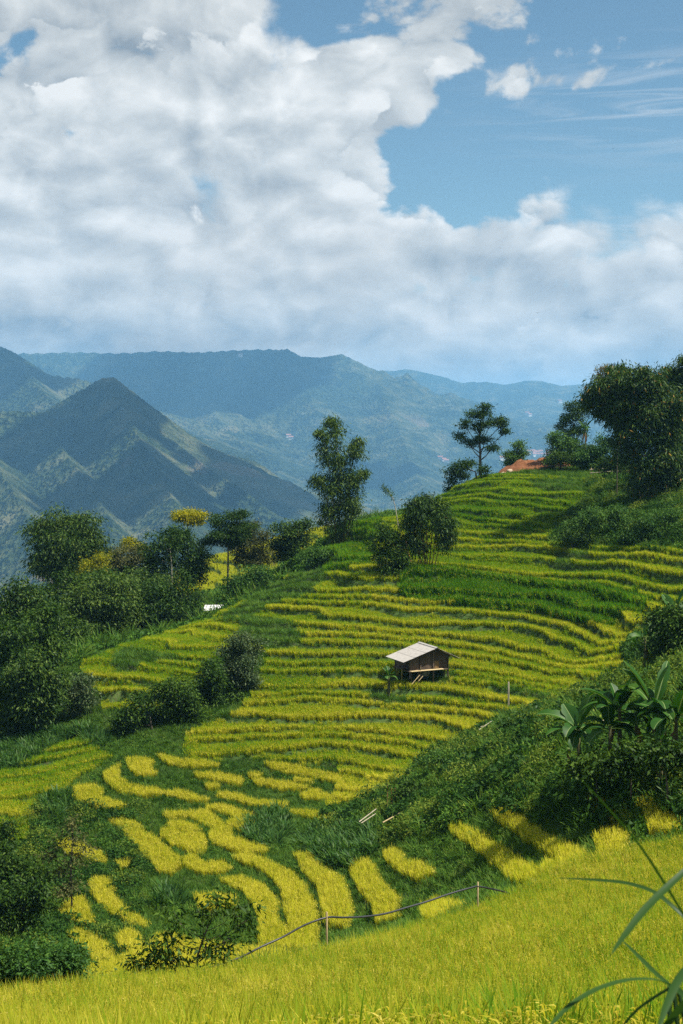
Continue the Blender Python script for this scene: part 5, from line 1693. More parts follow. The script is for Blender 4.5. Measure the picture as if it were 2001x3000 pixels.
for side, rows, sm_, sl, ang in ((-1, rows_l, sm_l, slope_len_l, 17), (1, rows_r, sm_r, slope_len_r, 25)):
    for r_ in range(rows):
        for c_ in range(cols):
            o = link('roof_sheet', sm_, M_SHEET, roof)
            d = sl / rows * r_
            o.location = (RID_U + side * d * math.cos(R(ang)), YF + wid * (c_ + 0.5) + rs.uniform(-0.01, 0.01), RID_Z - d * math.sin(R(ang)) - 0.004 * r_ * 0 + 0.014 * (rows - r_) + 0.004 * (c_ % 2))
            o.rotation_euler = (0, R(ang) + rs.uniform(-0.006, 0.006), 0) if side > 0 else (0, R(ang), math.pi)
g = Geo()
for y in (YF + 0.10, (YF + YB) / 2, YB - 0.10):         # rafters under the sheets
    for side, ang, sl in ((-1, 17, slope_len_l), (1, 25, slope_len_r)):
        a = Vector((RID_U, y, RID_Z - 0.06))
        e = Vector((RID_U + side * sl * math.cos(R(ang)) * 0.98, y, RID_Z - 0.06 - sl * math.sin(R(ang)) * 0.98))
        g.add(tube([a, e], [0.03, 0.028], 6))
g.obj('rafters', M_PLANK, roof, True)
# walls of separate planks
UL, UR = -1.70, 1.70


def wall_planks(name, n, face):
    fr = Geo()
    if face in ('front', 'back'):
        yw = 0.0 if face == 'front' else DEP
        fr.box(((UL + UR) / 2, yw + 0.05 * (1 if face == 'front' else -1), 0.06), (UR - UL - 0.1, 0.05, 0.08))
        fr.box(((UL + UR) / 2, yw + 0.05 * (1 if face == 'front' else -1), 0.95), (UR - UL - 0.1, 0.05, 0.07))
    else:
        xw = UL + 0.05 if face == 'left' else UR - 0.05
        fr.box((xw, DEP / 2, 0.06), (0.05, DEP - 0.1, 0.08))
        fr.box((xw, DEP / 2, 0.85), (0.05, DEP - 0.1, 0.07))
    w = fr.obj(name, M_PLANK, hut)
    for i in range(n):
        if face in ('front', 'back'):
            u0 = UL + (UR - UL) * i / n
            u1 = UL + (UR - UL) * (i + 1) / n - 0.010
            yw = 0.0 if face == 'front' else DEP
            dz = rs.uniform(-0.03, 0.0)
            dy = rs.uniform(-0.008, 0.008)
            g = Geo()
            z0, z1 = roof_z(u0) - 0.10, roof_z(u1) - 0.10
            V = []
            for (u, zt) in ((u0, z0), (u1, z1)):
                for y in (yw - 0.012 + dy, yw + 0.012 + dy):
                    V += [(u, y, dz), (u, y, zt)]
            if u0 < RID_U < u1:
                pass
            g.V = V
            g.F = [(0, 4, 5, 1), (2, 3, 7, 6), (0, 1, 3, 2), (4, 6, 7, 5), (1, 5, 7, 3), (0, 2, 6, 4)]
        else:
            y0 = DEP * i / n
            y1 = DEP * (i + 1) / n - 0.010
            xw = UL if face == 'left' else UR
            zt = roof_z(xw) - 0.10
            g = Geo().box((xw + rs.uniform(-0.008, 0.008), (y0 + y1) / 2, zt / 2), (0.024, y1 - y0, zt))
        g.obj('plank', M_PLANK, w)
    return w


wall_planks('front_wall', 17, 'front')
wall_planks('back_wall', 12, 'back')
wall_planks('left_wall', 12, 'left')
wall_planks('right_wall', 12, 'right')
for u, y in ((UL, -0.02), (-0.78, -0.05), (0.38, -0.05), (UR, -0.02), (UL, DEP), (UR, DEP)):
    g = Geo().box((u, y, roof_z(u) / 2 - 0.35), (0.10, 0.09, roof_z(u) + 0.62))
    g.obj('post', M_PLANK, hut)
d_ = Geo().box((0.66, -0.045, 0.32), (0.40, 0.03, 0.60)).obj('door', M_DOOR, hut)
Geo().box((0.66, -0.066, 0.47), (0.26, 0.012, 0.16)).obj('door_panel', M_DOOR, d_)
Geo().box((0.50, -0.070, 0.25), (0.03, 0.03, 0.09)).obj('handle', M_PLANK, d_)
pf = Geo().box((-0.15, 1.15, -0.06), (3.5, 2.9, 0.07)).obj('platform', M_PLANK, hut)
for i in range(5):
    g = Geo().add(tube([Vector((-1.75, -0.36 + i * 0.07, -0.04 - 0.004 * (i % 2))), Vector((1.15, -0.36 + i * 0.07, -0.03))], [0.032, 0.030], 7))
    g.obj('bamboo_pole', M_POLE, pf, True)
for u, y in ((-1.55, 0.0), (-1.0, -0.1), (0.4, 0.0), (1.5, 0.2), (-1.5, 2.4), (0.2, 2.4), (1.5, 2.4)):
    wp = hut_o + Vector((u * 0.91 - y * 0.41, u * 0.41 + y * 0.91, 0))
    gl = gz1(wp.x, wp.y) - hut_o.z - 0.25
    g = Geo().add(tube([Vector((u, y, -0.09)), Vector((u + rs.uniform(-.03, .03), y, min(gl, -0.4)))], [0.05, 0.06], 8))
    g.obj('stilt', M_PLANK, hut, True)
Geo().box((-2.05, 0.55, 0.22), (0.75, 1.0, 0.04)).obj('side_shelf', M_PLANK, hut)
for u, y in ((-2.35, 0.12), (-2.35, 0.98)):
    Geo().add(tube([Vector((u, y, 0.2)), Vector((u, y, -0.75))], [0.022, 0.025], 6)).obj('shelf_leg', M_POLE, hut, True)
Geo().add(tube([Vector((-0.92, -0.32, 0.28)), Vector((-0.95, -0.32, -0.16))], [0.035, 0.035], 7)).obj('rail_post', M_POLE, hut, True)
for k_, (a, e) in enumerate((((-2.0, -0.9, -0.92), (-1.0, -0.35, -0.35)), ((-1.35, -0.8, -0.75), (-0.75, -0.4, -0.45)))):
    Geo().add(tube([Vector(a), Vector(e)], [0.028, 0.026], 6)).obj('leaning_pole', M_POLE, hut, True)
g = Geo()
for i in range(6):
    for j in range(5):
        g.V.append((-0.6 + i * 0.15, 0.1 + 0.05 * math.sin(i * 2.1 + j), -0.14 - j * 0.11 + 0.02 * math.sin(i * 1.7)))
for i in range(5):
    for j in range(4):
        g.F.append((i * 5 + j, (i + 1) * 5 + j, (i + 1) * 5 + j + 1, i * 5 + j + 1))
g.obj('hanging_cloth', M_CLOTH, hut, True)

# shelter roof in the trees
sh_o = W(627, 1782, 141)
sh_o.z = max(sh_o.z, gz1(sh_o.x, sh_o.y) + 0.5)
sh = empty('field_shelter', sh_o)
tag(sh, 'low shelter with a white sheet roof at the edge of the wood', 'shelter')
rf = Geo()
rf.add(tube([Vector((-1.0, 0.9, 0.16)), Vector((1.0, 0.9, 0.16))], [0.03, 0.03], 6))
rf = rf.obj('roof', M_POLE, sh, True)
rf['label'] = 'white sheet roof'
smh = sheet_mesh('roof_sheet', 1.9, 0.66, 5)
m, nt, out = new_mat('white_painted_sheet')
b = nt.new('ShaderNodeBsdfPrincipled')
geo = nt.new('ShaderNodeNewGeometry')
nt.put(b.inputs['Base Color'], nt.ramp(nt.noise(geo.outputs['Position'], 2.5, 4.0), [(0.35, (0.42, 0.38, 0.33)), (0.5, (0.78, 0.78, 0.78))]))
b.inputs['Roughness'].default_value = 0.6
nt.l.new(b.outputs[0], out.inputs[0])
M_WHITE = m
for i in range(3):
    o = link('roof_sheet', smh, M_WHITE, rf)
    o.location = (-0.66 + i * 0.66, 0.95, 0.22 + 0.005 * (i % 2))
    o.rotation_euler = (0, R(10), -math.pi / 2)
for u, v in ((-0.9, -0.8), (0.9, -0.8), (-0.9, 0.8), (0.9, 0.8)):
    Geo().add(tube([Vector((u, v, 0.05)), Vector((u, v, -1.5))], [0.04, 0.045], 6)).obj('post', M_POLE, sh, True)


# ------------------------------------------------------------------ bananas
def banana_mat():
    m, nt, out = new_mat('banana_leaf')
    r = nt.new('ShaderNodeAttribute', attribute_name='rnd').outputs['Fac']
    tcn = nt.new('ShaderNodeTexCoord')
    oi = nt.new('ShaderNodeObjectInfo')
    geo = nt.new('ShaderNodeNewGeometry')
    n = nt.noise(geo.outputs['Position'], 3.0, 4.0, 0.6)
    c = nt.ramp(nt.m('ADD', nt.m('MULTIPLY', n, 0.6), nt.m('MULTIPLY', oi.outputs['Random'], 0.4)), [(0.2, (0.012, 0.050, 0.006)), (0.55, (0.028, 0.092, 0.009)), (0.9, (0.075, 0.150, 0.016))])
    c = nt.mix(r, c, (0.22, 0.30, 0.10, 1))
    finish_leaf(nt, out, c, 0.25, 0.5, 0.8)
    return m


M_BANANA = banana_mat()
M_BSTEM = bark_mat('banana_stem', (0.05, 0.055, 0.025), (0.13, 0.12, 0.05))
M_DRYLEAF = leaf_mat('dry_banana_leaf', [(0.2, (0.10, 0.06, 0.03)), (0.8, (0.22, 0.14, 0.07))], trans=0.2)


def banana_leaf(L, wmax, a0, bend, rng, mat, fold=0.35):
    """one arching blade with a midrib and a torn edge, along +x from the origin"""
    n = 13
    V, F, RR = [], [], []
    x = z = 0.0
    for i in range(n + 1):
        t = i / n
        ang = a0 - bend * t ** 1.3
        if i:
            x += L / n * math.cos(ang)
            z += L / n * math.sin(ang)
        stalk = 0.16
        w = 0.02 if t < stalk else wmax * (math.sin(math.pi * min(1, (t - stalk) / (1 - stalk) * 0.93 + 0.05)) ** 0.55)
        up = fold * w
        nx, nz = -math.sin(ang), math.cos(ang)
        tl = 1 - 0.25 * rng.uniform() * (rng.uniform() < 0.5)
        tr = 1 - 0.25 * rng.uniform() * (rng.uniform() < 0.5)
        V += [(x + nx * up * tl, w * tl, z + nz * up * tl), (x + nx * 0.012, 0.016, z + nz * 0.012), (x, 0, z), (x + nx * 0.012, -0.016, z + nz * 0.012), (x + nx * up * tr, -w * tr, z + nz * up * tr)]
    for i in range(n):
        for j in range(4):
            F.append((i * 5 + j, i * 5 + j + 1, i * 5 + j + 6, i * 5 + j + 5))
            RR.append(0.75 if j in (1, 2) else 0.0)
    me = np_mesh('leaf', np.array(V), np.array(F), smooth=True)
    add_attr(me, 'rnd', np.array(RR), 'FACE')
    me.materials.append(mat)
    return me


def banana(label, px, crown_py, Y, leaves, L=1.7, wmax=0.30, seed=0, name='banana_plant', dry=1, aim=None):
    rng = np.random.default_rng(500 + seed)
    b3 = at(px, Y)
    h = max(0.35, W(px, crown_py, Y).z - b3.z)
    root = empty(name, b3)
    g = Geo().add(tube([Vector((0, 0, -0.2)), Vector((0.02, 0, h * 0.6)), Vector((0, 0, h + 0.25))], [0.13, 0.10, 0.05], 9))
    g.obj('stem', M_BSTEM, root, True)
    for i in range(leaves):
        az_ = i * 2.4 + rng.uniform(-0.4, 0.4)
        up = rng.uniform(0.05, 1.25) if i else 1.45
        o = link('leaf', banana_leaf(L * 0.95 * rng.uniform(0.75, 1.15), wmax * rng.uniform(0.8, 1.15), up, rng.uniform(0.7, 1.9) * (0.3 if up > 1.1 else 1), rng, M_BANANA), None, root)
        o.location = (0.04 * math.cos(az_), 0.04 * math.sin(az_), h + rng.uniform(0, 0.2))
        o.rotation_euler = (rng.uniform(-0.35, 0.35), 0, az_)
    for i in range(dry):
        az_ = rng.uniform(0, 6.28)
        o = link('dry_leaf', banana_leaf(L * 0.8, wmax * 0.4, -0.9, 0.7, rng, M_DRYLEAF), None, root)
        o.location = (0.06 * math.cos(az_), 0.06 * math.sin(az_), h * 0.95)
        o.rotation_euler = (0, 0, az_)
    return tag(root, label, 'banana plant', 'banana plants on the right bank')


banana('banana plant nearest the cut straw, first of the clump', 1702, 2150, 57, 11, seed=1)
banana('banana plant with one tall upright leaf in the clump', 1823, 2095, 55, 11, L=1.9, seed=2)
banana('banana plant with long raised leaves at the right of the clump', 1925, 2085, 54, 12, L=2.1, seed=13)
banana('small banana plant low at the right of the clump', 1944, 2190, 52, 8, L=1.3, wmax=0.2, seed=4)
banana('banana plant in the dark middle of the clump', 1795, 2145, 54.5, 10, L=1.6, seed=5)
banana('banana plant cut by the right edge of the picture', 1990, 2120, 53, 11, L=1.8, seed=6)
banana('banana plant behind the middle of the clump', 1872, 2115, 56, 11, L=1.7, seed=7)
banana('banana plant hanging over the terrace left of the glossy tree', 1895, 1880, 80, 9, L=1.7, seed=8)
banana('banana plant above the glossy tree at the right edge', 1985, 1800, 84, 8, L=1.9, seed=9)
banana('small banana plant with drooping leaves above the cut straw', 1575, 2098, 84, 5, L=0.8, wmax=0.16, seed=10, dry=0)
banana('broad leaved taro plant left of the hut', 1140, 1985, 104, 8, L=0.85, wmax=0.2, seed=11, name='taro_plant', dry=0)
bpl = banana('banana plant with a hanging dry leaf behind the round tree on the knoll', 1712, 1262, 176, 6, L=1.6, seed=12, dry=2)

# ------------------------------------------------------------------ poles, hose, stones, straw
hose_px = [(560, 2868, 35.6), (588, 2844, 35.8), (640, 2828, 36), (702, 2806, 36.3), (765, 2774, 36.6), (829, 2745, 37), (893, 2710, 37.3), (957, 2688, 37.6), (1000, 2688, 38), (1064, 2686, 38.6), (1128, 2677, 39.2),
           (1191, 2659, 39.8), (1255, 2640, 40.4), (1319, 2618, 41), (1383, 2600, 41.6), (1400, 2597, 41.8), (1434, 2603, 42.3), (1478, 2613, 43), (1520, 2626, 44)]
m, nt, out = new_mat('black_plastic_hose')
b = nt.new('ShaderNodeBsdfPrincipled')
geo = nt.new('ShaderNodeNewGeometry')
nt.put(b.inputs['Base Color'], nt.ramp(nt.noise(geo.outputs['Position'], 1.5, 4.0), [(0.3, (0.008, 0.009, 0.011)), (0.7, (0.03, 0.032, 0.035))]))
b.inputs['Roughness'].default_value = 0.45
nt.l.new(b.outputs[0], out.inputs[0])
M_HOSE = m
pts = [W(*p) for p in hose_px]
fine = []
for i in range(len(pts) - 1):
    for t in (0, 0.33, 0.66):
        p0, p1, p2, p3 = pts[max(i - 1, 0)], pts[i], pts[i + 1], pts[min(i + 2, len(pts) - 1)]
        fine.append(0.5 * ((2 * p1) + (p2 - p0) * t + (2 * p0 - 5 * p1 + 4 * p2 - p3) * t * t + (3 * p1 - p0 - 3 * p2 + p3) * t ** 3))
fine.append(pts[-1])
tag(Geo().add(tube(fine, [0.027] * len(fine), 8)).obj('water_hose', M_HOSE, None, True), 'black water hose strung on bamboo stakes over the foreground rice', 'hose')


def stick(name, label, a, e, r0, mat, cat='stake', group=None, jag=0.0):
    a, e = Vector(a), Vector(e)
    pts = [a.lerp(e, t) + Vector((jag * math.sin(9 * t), jag * math.cos(7 * t), 0)) for t in (0, 0.3, 0.6, 1)]
    root = Geo().add(tube([p - a for p in pts], [r0, r0 * 0.95, r0 * 0.9, r0 * 0.8], 7)).obj(name, mat, None, True)
    root.location = a
    return tag(root, label, cat, group)


def stake(label, px, top, Y, r0, mat, cat='stake', name='bamboo_stake'):
    p = W(px, top, Y)
    return stick(name, label, (p.x, p.y, gz1(p.x, p.y) - 0.2), (p.x, p.y, p.z), r0, mat, cat)


stake('bamboo stake holding the hose near the dark shrub', 957, 2672, 37.6, 0.034, M_POLE)
stake('bamboo stake holding the highest bend of the hose', 1400, 2584, 41.8, 0.03, M_POLE)
stake('pale post standing in the rice right of the hut', 1490, 1998, 99, 0.07, M_PALESTEM, 'post', 'post')
stake('thin pale stake in front of the red earth mound', 1530, 1384, 181, 0.05, M_PALESTEM)
for k_, (px, top, Y, lab) in enumerate(((1135, 2296, 78, 'tallest of three thin stakes on the overgrown bank'), (1147, 2306, 78, 'middle of three thin stakes on the overgrown bank'), (1157, 2308, 77.6, 'rightmost of three thin stakes on the overgrown bank'))):
    stake(lab, px, top, Y, 0.026, M_REDSTEM)
stake('short brown stake in the bank below the cut straw', 1605, 2128, 72, 0.05, M_POLE)


def lying(label, a, e, Y0, Y1, r0, mat, name='bamboo_pole'):
    p, q = W(a[0], a[1], Y0), W(e[0], e[1], Y1)
    p.z, q.z = max(p.z, gz1(p.x, p.y) + 0.3), max(q.z, gz1(q.x, q.y) + 0.3)
    stick(name, label, p, q, r0, mat, 'pole')


lying('pale pole lying low beside the clump of ginger leaves', (1052, 2408), (1102, 2370), 74.5, 76, 0.035, M_PALESTEM)
lying('second pale pole lying just under the first by the ginger leaves', (1058, 2412), (1100, 2384), 74.2, 75.5, 0.03, M_PALESTEM)
lying('long tan pole lying across the overgrown bank', (1121, 2410), (1200, 2366), 73, 75, 0.035, M_POLE)
lying('pale pipe lying at the edge of the rice', (1402, 2139), (1440, 2113), 88, 90, 0.03, M_PALESTEM, 'pale_pipe')
lying('pale pipe lying behind the other one at the edge of the rice', (1408, 2130), (1436, 2118), 88.6, 90, 0.025, M_PALESTEM, 'pale_pipe')
lying('pale stick lying below the banana leaves', (1765, 2112), (1800, 2096), 62, 62.6, 0.03, M_PALESTEM)


def rock_mesh(seed, flat=0.7):
    bm = bmesh.new()
    bmesh.ops.create_icosphere(bm, subdivisions=2, radius=0.5)
    rr = np.random.default_rng(seed)
    cuts = rr.normal(size=(7, 3))
    cuts /= np.linalg.norm(cuts, axis=1)[:, None]
    for v in bm.verts:
        p = np.array(v.co)
        for c_ in cuts:
            dd = p @ c_ - 0.33
            if dd > 0:
                p = p - c_ * dd
        v.co = Vector(p) + Vector(rr.normal(0, 0.012, 3))
        v.co.z *= flat
    me = bpy.data.meshes.new('rock')
    bm.to_mesh(me)
    bm.free()
    return me


m, nt, out = new_mat('pale_limestone')
b = nt.new('ShaderNodeBsdfPrincipled')
geo = nt.new('ShaderNodeNewGeometry')
oi = nt.new('ShaderNodeObjectInfo')
nt.put(b.inputs['Base Color'], nt.ramp(nt.m('ADD', nt.m('MULTIPLY', nt.noise(geo.outputs['Position'], 4.0, 5.0), 0.7), nt.m('MULTIPLY', oi.outputs['Random'], 0.3)), [(0.3, (0.30, 0.20, 0.12)), (0.55, (0.46, 0.36, 0.24)), (0.8, (0.62, 0.54, 0.42))]))
b.inputs['Roughness'].default_value = 0.95
nt.l.new(b.outputs[0], out.inputs[0])
M_ROCK = m
rmesh = [rock_mesh(900 + i) for i in range(4)]
rr = np.random.default_rng(77)
for i in range(16):
    p = at(1452 + rr.uniform(0, 52), 179.5 + rr.uniform(-0.8, 1.8))
    o = link('rock', rmesh[i % 4], M_ROCK)
    s_ = rr.uniform(0.35, 0.85)
    o.scale = (s_, s_ * rr.uniform(0.7, 1), s_ * rr.uniform(0.7, 1))
    o.rotation_euler = (0, 0, rr.uniform(0, 6.28))
    o.location = (p.x, p.y, p.z + 0.15 * s_ + (0.30 if i % 3 == 0 else 0))
    tag(o, 'pale broken rock in the heap at the foot of the red mound', 'rock', 'rocks heaped by the red mound')
for i in range(4):
    p = at(1588 + i * 2.5, 177.5 + 0.25 * i)
    stick('log', 'cut log in the small pile right of the red mound', p + Vector((-0.5, 0, 0.15 + 0.12 * i)), p + Vector((1.4, 0.5, 0.35 + 0.12 * i)), 0.09, M_BARK, 'log', 'logs piled beside the red mound')

# bamboo rail fence on the knoll
fo = at(1790, 168)
fence = empty('rail_fence', fo)
tag(fence, 'low pale bamboo rail fence on the knoll behind the huge bamboo', 'fence')
for i in range(6):
    x = -2.4 + i * 0.95
    gl = gz1(fo.x + x, fo.y) - fo.z
    Geo().add(tube([Vector((x, 0, gl - 0.2)), Vector((x, 0, gl + 1.15 + 0.15 * (i % 2)))], [0.05, 0.045], 6)).obj('post', M_POLE, fence, True)
for hh_, nm in ((0.55, 'rail'), (0.95, 'rail')):
    Geo().add(tube([Vector((-2.6, -0.06, gz1(fo.x - 2.6, fo.y) - fo.z + hh_)), Vector((0, -0.07, hh_)), Vector((2.5, -0.06, gz1(fo.x + 2.5, fo.y) - fo.z + hh_))], [0.045, 0.04, 0.04], 6)).obj(nm, M_PALESTEM, fence, True)

# cut straw drying on the stubble
STRAW = [[(1545, 2055), (1580, 2045), (1635, 2036), (1650, 2060), (1648, 2090), (1600, 2098), (1560, 2075)], [(1660, 2010), (1715, 2008), (1712, 2030), (1715, 2052), (1680, 2050), (1665, 2035)],
         [(1765, 1955), (1830, 1958), (1870, 1975), (1870, 2000), (1800, 1985)], [(1090, 2270), (1150, 2250), (1140, 2290), (1100, 2310)]]
gm = np.zeros(GXX.shape, bool)
for p in STRAW:
    gm |= in_poly(PX, PY, p) & (GYY > 70) & (GYY < 112)
X, Y, i, j = cover_points(0.20, gm, 70, 112)
scatter('cut_straw', RICE_MID, 3, np.c_[X, Y, gz(X, Y) + 0.12], np.c_[RNG.normal(1.35, 0.2, len(X)), RNG.normal(0, 0.2, len(X)), RNG.uniform(0, 6.28, len(X))], RNG.uniform(0.8, 1.2, len(X)), np.full(len(X), 0.92), 'pale yellow cut straw spread to dry on the terraces')
# reeds beside the dark shrub
for nm, lab, c0, n_, sx, sc_ in (('reed_clump', 'blue green reed clump beside the dark foreground shrub', (775, 37), 34, 0.75, 1.0), ('reed_clump', 'tall reed clump standing on the overgrown bank', (1510, 82), 40, 1.3, 1.7)):
    p0 = at(*c0)
    root = empty(nm, p0)
    rr = np.random.default_rng(int(c0[0]))
    parts_ = []
    for q in range(n_):
        bx, by = rr.normal(0, sx * 0.5), rr.normal(0, 0.3)
        V, F, Rn = blades(8, rr, 0.85 * sc_, 0.018 * sc_, 0.15, 0.5, 0.8, (bx, by, gz1(p0.x + bx, p0.y + by) - p0.z))
        parts_.append((V, F, Rn, 0.0))
    link('blades', make_mesh('blades', parts_, M_GINGER), None, root)
    tag(root, lab, 'reeds')

# ------------------------------------------------------------------ tall grass leaves close to the camera, lower right
tg_hub = W(1958, 2890, 3.0)
tg = empty('tall_grass', Vector((tg_hub.x + 0.05, tg_hub.y, gz1(tg_hub.x, tg_hub.y))))
tag(tg, 'long arching grass leaves close to the camera in the lower right corner', 'grass clump')
M_TALL = leaf_mat('tall_grass_leaf', [(0.2, (0.016, 0.045, 0.010)), (0.5, (0.032, 0.075, 0.016)), (0.8, (0.060, 0.105, 0.026))], trans=0.25, spec=0.6, rough=0.4)


def c8p(p, Y):
    return W(1000 + p[0] * S7, 2200 + p[1] * S7, Y)


def ribbon(path, w, flat):
    """a tapering leaf with a shallow V along a path"""
    V, F, RR = [], [], []
    n = len(path)
    for i, p in enumerate(path):
        t = (path[min(i + 1, n - 1)] - path[max(i - 1, 0)]).normalized()
        s = t.cross(flat).normalized()
        nn = s.cross(t)
        k = i / (n - 1)
        ww = w * (0.75 + 0.5 * k) * (1 - k ** 3) + 0.0006
        V += [tuple(p - s * ww + nn * ww * 0.35), tuple(p), tuple(p + s * ww + nn * ww * 0.35)]
    for i in range(n - 1):
        for j in range(2):
            F.append((i * 3 + j, i * 3 + j + 1, i * 3 + j + 4, i * 3 + j + 3))
            RR.append(0.5)
    me = np_mesh('leaf', np.array(V), np.array(F), smooth=True)
    add_attr(me, 'rnd', np.array(RR), 'FACE')
    me.materials.append(M_TALL)
    return me


def cr(pts, k=6):
    out_ = []
    for i in range(len(pts) - 1):
        for t in np.linspace(0, 1, k)[:-1]:
            p0, p1, p2, p3 = pts[max(i - 1, 0)], pts[i], pts[i + 1], pts[min(i + 2, len(pts) - 1)]
            out_.append(0.5 * ((2 * p1) + (p2 - p0) * t + (2 * p0 - 5 * p1 + 4 * p2 - p3) * t * t + (3 * p1 - p0 - 3 * p2 + p3) * t ** 3))
    out_.append(pts[-1])
    return out_


TGL = [  # pixel path (second lower-right crop), distance at root and tip, half width, facing
    ([(1640, 880), (1530, 690), (1370, 440), (1220, 262), (1090, 120)], 2.9, 2.4, 0.0055, (0.6, 0.5, 0.3)),
    ([(1640, 500), (1500, 625), (1390, 735), (1300, 850), (1240, 935)], 2.6, 2.3, 0.0070, (0, -0.5, 0.8)),
    ([(1640, 830), (1520, 715), (1430, 648), (1300, 608), (1130, 592), (1000, 584)], 3.0, 3.2, 0.0062, (0, -0.35, 0.9)),
    ([(1700, 385), (1560, 370), (1430, 358)], 2.9, 3.0, 0.0055, (0, 0.4, 0.9)),
    ([(1520, 1085), (1450, 1055), (1320, 1055), (1180, 1095), (1060, 1165), (970, 1253), (930, 1310)], 3.0, 2.6, 0.0068, (0, -0.15, 0.95)),
    ([(1510, 1080), (1440, 1020), (1360, 940), (1290, 870)], 3.0, 3.3, 0.0060, (0, -0.6, 0.6)),
    ([(1600, 980), (1540, 1060), (1490, 1170), (1450, 1290)], 2.7, 2.5, 0.0090, (0.2, -0.8, 0.4)),
    ([(1520, 1085), (1430, 1140), (1350, 1200), (1270, 1290)], 3.1, 3.3, 0.0050, (0, -0.6, 0.6)),
    ([(1500, 1080), (1570, 1120), (1660, 1200)], 2.9, 2.7, 0.0085, (0, -0.7, 0.6)),
    ([(1480, 1280), (1560, 1180), (1660, 1080)], 2.8, 2.7, 0.0075, (0, -0.7, 0.6)),
]
for pth, ya, yb, w_, fl in TGL:
    n_ = len(pth)
    P3 = [c8p(p, ya + (yb - ya) * i / (n_ - 1)) - Vector(tg.location) for i, p in enumerate(pth)]
    link('leaf', ribbon(cr(P3), w_, Vector(fl)), None, tg)
for dx in (-0.02, 0.03, 0.08):
    h3 = c8p((1515 + dx * 400, 1085), 3.0) - Vector(tg.location)
    Geo().add(tube([Vector((dx, 0.02, -0.1)), Vector((dx * 1.5, 0, h3.z * 0.5)), h3], [0.008, 0.007, 0.005], 6)).obj('stalk', M_TALL, tg, True)


# ------------------------------------------------------------------ birds, far houses, high clouds
M_BIRD = bark_mat('dark_plumage', (0.012, 0.012, 0.014), (0.03, 0.03, 0.034))


def bird(label, px, py, Y, span):
    p = W(px, py, Y)
    root = empty('bird', p)
    s = span / 2
    body = Geo()
    body.add(tube([Vector((0.0, -0.30 * s, 0.0)), Vector((0, -0.12 * s, 0.02 * s)), Vector((0, 0.15 * s, 0.0)), Vector((0, 0.42 * s, 0.02 * s))], [0.05 * s, 0.12 * s, 0.10 * s, 0.03 * s], 8))
    body.obj('body', M_BIRD, root, True)
    for sd in (-1, 1):
        g = Geo()
        g.V = [(0, -0.16 * s, 0.02 * s), (0, 0.12 * s, 0.02 * s), (sd * 0.45 * s, -0.20 * s, 0.16 * s), (sd * 0.45 * s, 0.10 * s, 0.15 * s), (sd * 1.0 * s, 0.06 * s, 0.04 * s), (sd * 0.98 * s, 0.12 * s, 0.03 * s)]
        g.V += [(v[0], v[1], v[2] - 0.015 * s) for v in g.V]
        g.F = [(0, 2, 3, 1), (2, 4, 5, 3), (6, 7, 9, 8), (8, 9, 11, 10), (0, 6, 8, 2), (2, 8, 10, 4), (1, 3, 9, 7), (3, 5, 11, 9), (4, 10, 11, 5)]
        g.obj('wing', M_BIRD, root)
    tag(root, label, 'bird')


bird('small dark bird gliding before the low cloud bank', 1575, 917, 150, 0.55)
bird('tiny dark bird high in the blue sky', 1796, 435, 320, 0.5)

from mathutils.bvhtree import BVHTree
bpy.context.view_layer.update()
dg = bpy.context.evaluated_depsgraph_get()
land = [BVHTree.FromObject(bpy.data.objects[n], dg) for n in ('valley_ground', 'far_ridge', 'cloudy_mountain', 'low_hill', 'pyramid_mountain', 'left_ridge')]


def land_hit(px, py):
    r = Vector(ray(px, py)).normalized()
    best = None
    for t in land:
        h = t.ray_cast(Vector((0, 0, 0)) + r * 300, r)
        if h[0] is not None and (best is None or h[3] < best[1]):
            best = (h[0], h[3])
    return best[0] if best else None


M_HWALL = bark_mat('house_wall', (0.55, 0.53, 0.50), (0.78, 0.76, 0.72))
M_HROOF = bark_mat('house_roof', (0.22, 0.09, 0.06), (0.34, 0.20, 0.17))
rr = np.random.default_rng(12)
house_px = [(1548 + 4 * i + rr.uniform(-2, 2), 1333 + rr.uniform(-7, 6)) for i in range(16)] + [(1478 + rr.uniform(-10, 14), 1346 + rr.uniform(-4, 3)) for i in range(4)] + \
           [(1300, 1352), (1308, 1356), (1290, 1346), (845, 1282), (852, 1288), (705, 1045), (1545, 1215), (1552, 1220), (1640, 1180), (1640, 1345)]
labs = ['small pale house in the far valley town', 'small pale house on the far mountainside']
for i, (hx, hy) in enumerate(house_px):
    p = land_hit(hx, hy)
    if p is None or p.y < 1500:
        continue
    s_ = 6.0 + p.y / 900.0
    root = empty('house', p)
    root.rotation_euler = (0, 0, rr.uniform(-0.6, 0.6))
    wl = Geo().box((0, 0, s_ * 0.3), (s_ * 1.5, s_, s_ * 1.1))
    wl.obj('wall', M_HWALL, root)
    g = Geo()
    a_, b_ = s_ * 0.85, s_ * 0.6
    z0, z1 = s_ * 0.86, s_ * 1.25
    g.V = [(-a_, -b_, z0), (a_, -b_, z0), (a_, b_, z0), (-a_, b_, z0), (-a_, 0, z1), (a_, 0, z1)]
    g.F = [(0, 1, 5, 4), (2, 3, 4, 5), (0, 4, 3), (1, 2, 5), (0, 3, 2, 1)]
    g.obj('roof', M_HROOF, root)
    k_ = 0 if 1450 < hx and hy > 1320 else 1
    tag(root, labs[k_], 'house', ('houses of the far town', 'houses scattered on the mountains')[k_])

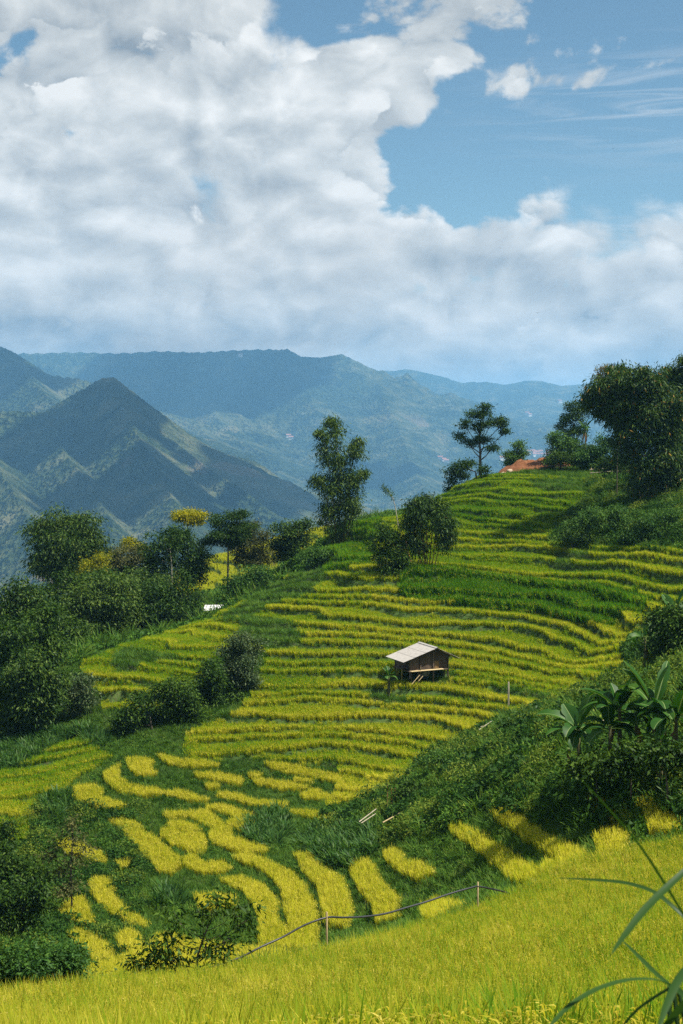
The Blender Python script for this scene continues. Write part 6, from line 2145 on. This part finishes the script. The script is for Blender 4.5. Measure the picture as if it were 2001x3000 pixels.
# unseen clouds overhead, placed so that their shadows darken chosen mountain slopes
m, nt, out = new_mat('cumulus')
b = nt.new('ShaderNodeBsdfDiffuse')
b.inputs[0].default_value = (0.9, 0.9, 0.9, 1)
nt.l.new(b.outputs[0], out.inputs[0])
M_SHADE_CLOUD = m


def cloud(px, py, dist, rx, ry, seed):
    """an unseen cumulus put between the sun and the ground at (px, py) to shade it"""
    p = land_hit(px, py)
    if p is None:
        return
    rr = np.random.default_rng(seed)
    c_ = p + SUN_DIR * dist
    bm = bmesh.new()
    for i in range(12):
        a = rr.uniform(0, 6.28)
        q = math.sqrt(rr.uniform(0, 1))
        s = rr.uniform(0.30, 0.5)
        mt = Matrix.Translation((math.cos(a) * q * rx * 0.72, math.sin(a) * q * ry * 0.72, rr.uniform(0, 0.25) * rx)) @ Matrix.Diagonal((rx * s, ry * s, rx * s * 0.55, 1))
        bmesh.ops.create_icosphere(bm, subdivisions=3, radius=1.0, matrix=mt)
    for v in bm.verts:
        f_ = 0.10 * rx
        v.co += Vector((perlin(np.array([v.co.x / f_]), np.array([v.co.z / f_ + 3.3]))[0], perlin(np.array([v.co.y / f_]), np.array([v.co.x / f_]))[0], perlin(np.array([v.co.z / f_]), np.array([v.co.y / f_]))[0])) * f_ * 0.5
    me = bpy.data.meshes.new('cloud')
    bm.to_mesh(me)
    bm.free()
    o = link('cloud', me, M_SHADE_CLOUD)
    o.location = c_
    tag(o, 'unseen cumulus cloud overhead placed to shade the mountains', kind='stuff')


for cl in ((285, 1250, 2400, 160, 240, 1), (520, 1425, 2400, 190, 260, 2), (250, 1430, 2400, 95, 140, 3), (60, 1330, 2400, 80, 200, 14), (620, 1090, 4400, 620, 1100, 4), (40, 1060, 3300, 230, 300, 5), (780, 1420, 3600, 190, 260, 6), (1080, 1395, 3400, 230, 300, 7),
           (385, 1180, 2400, 42, 60, 8), (430, 1235, 2400, 42, 60, 9), (485, 1300, 2400, 45, 60, 10), (545, 1345, 2400, 42, 60, 11), (610, 1395, 2400, 40, 60, 12), (680, 1440, 2400, 36, 60, 13)):  # small clouds added to darken the peak's right flank, which is dark forest
    cloud(*cl)
cam_data.dof.use_dof = True
cam_data.dof.focus_distance = 70.0
cam_data.dof.aperture_fstop = 11.0
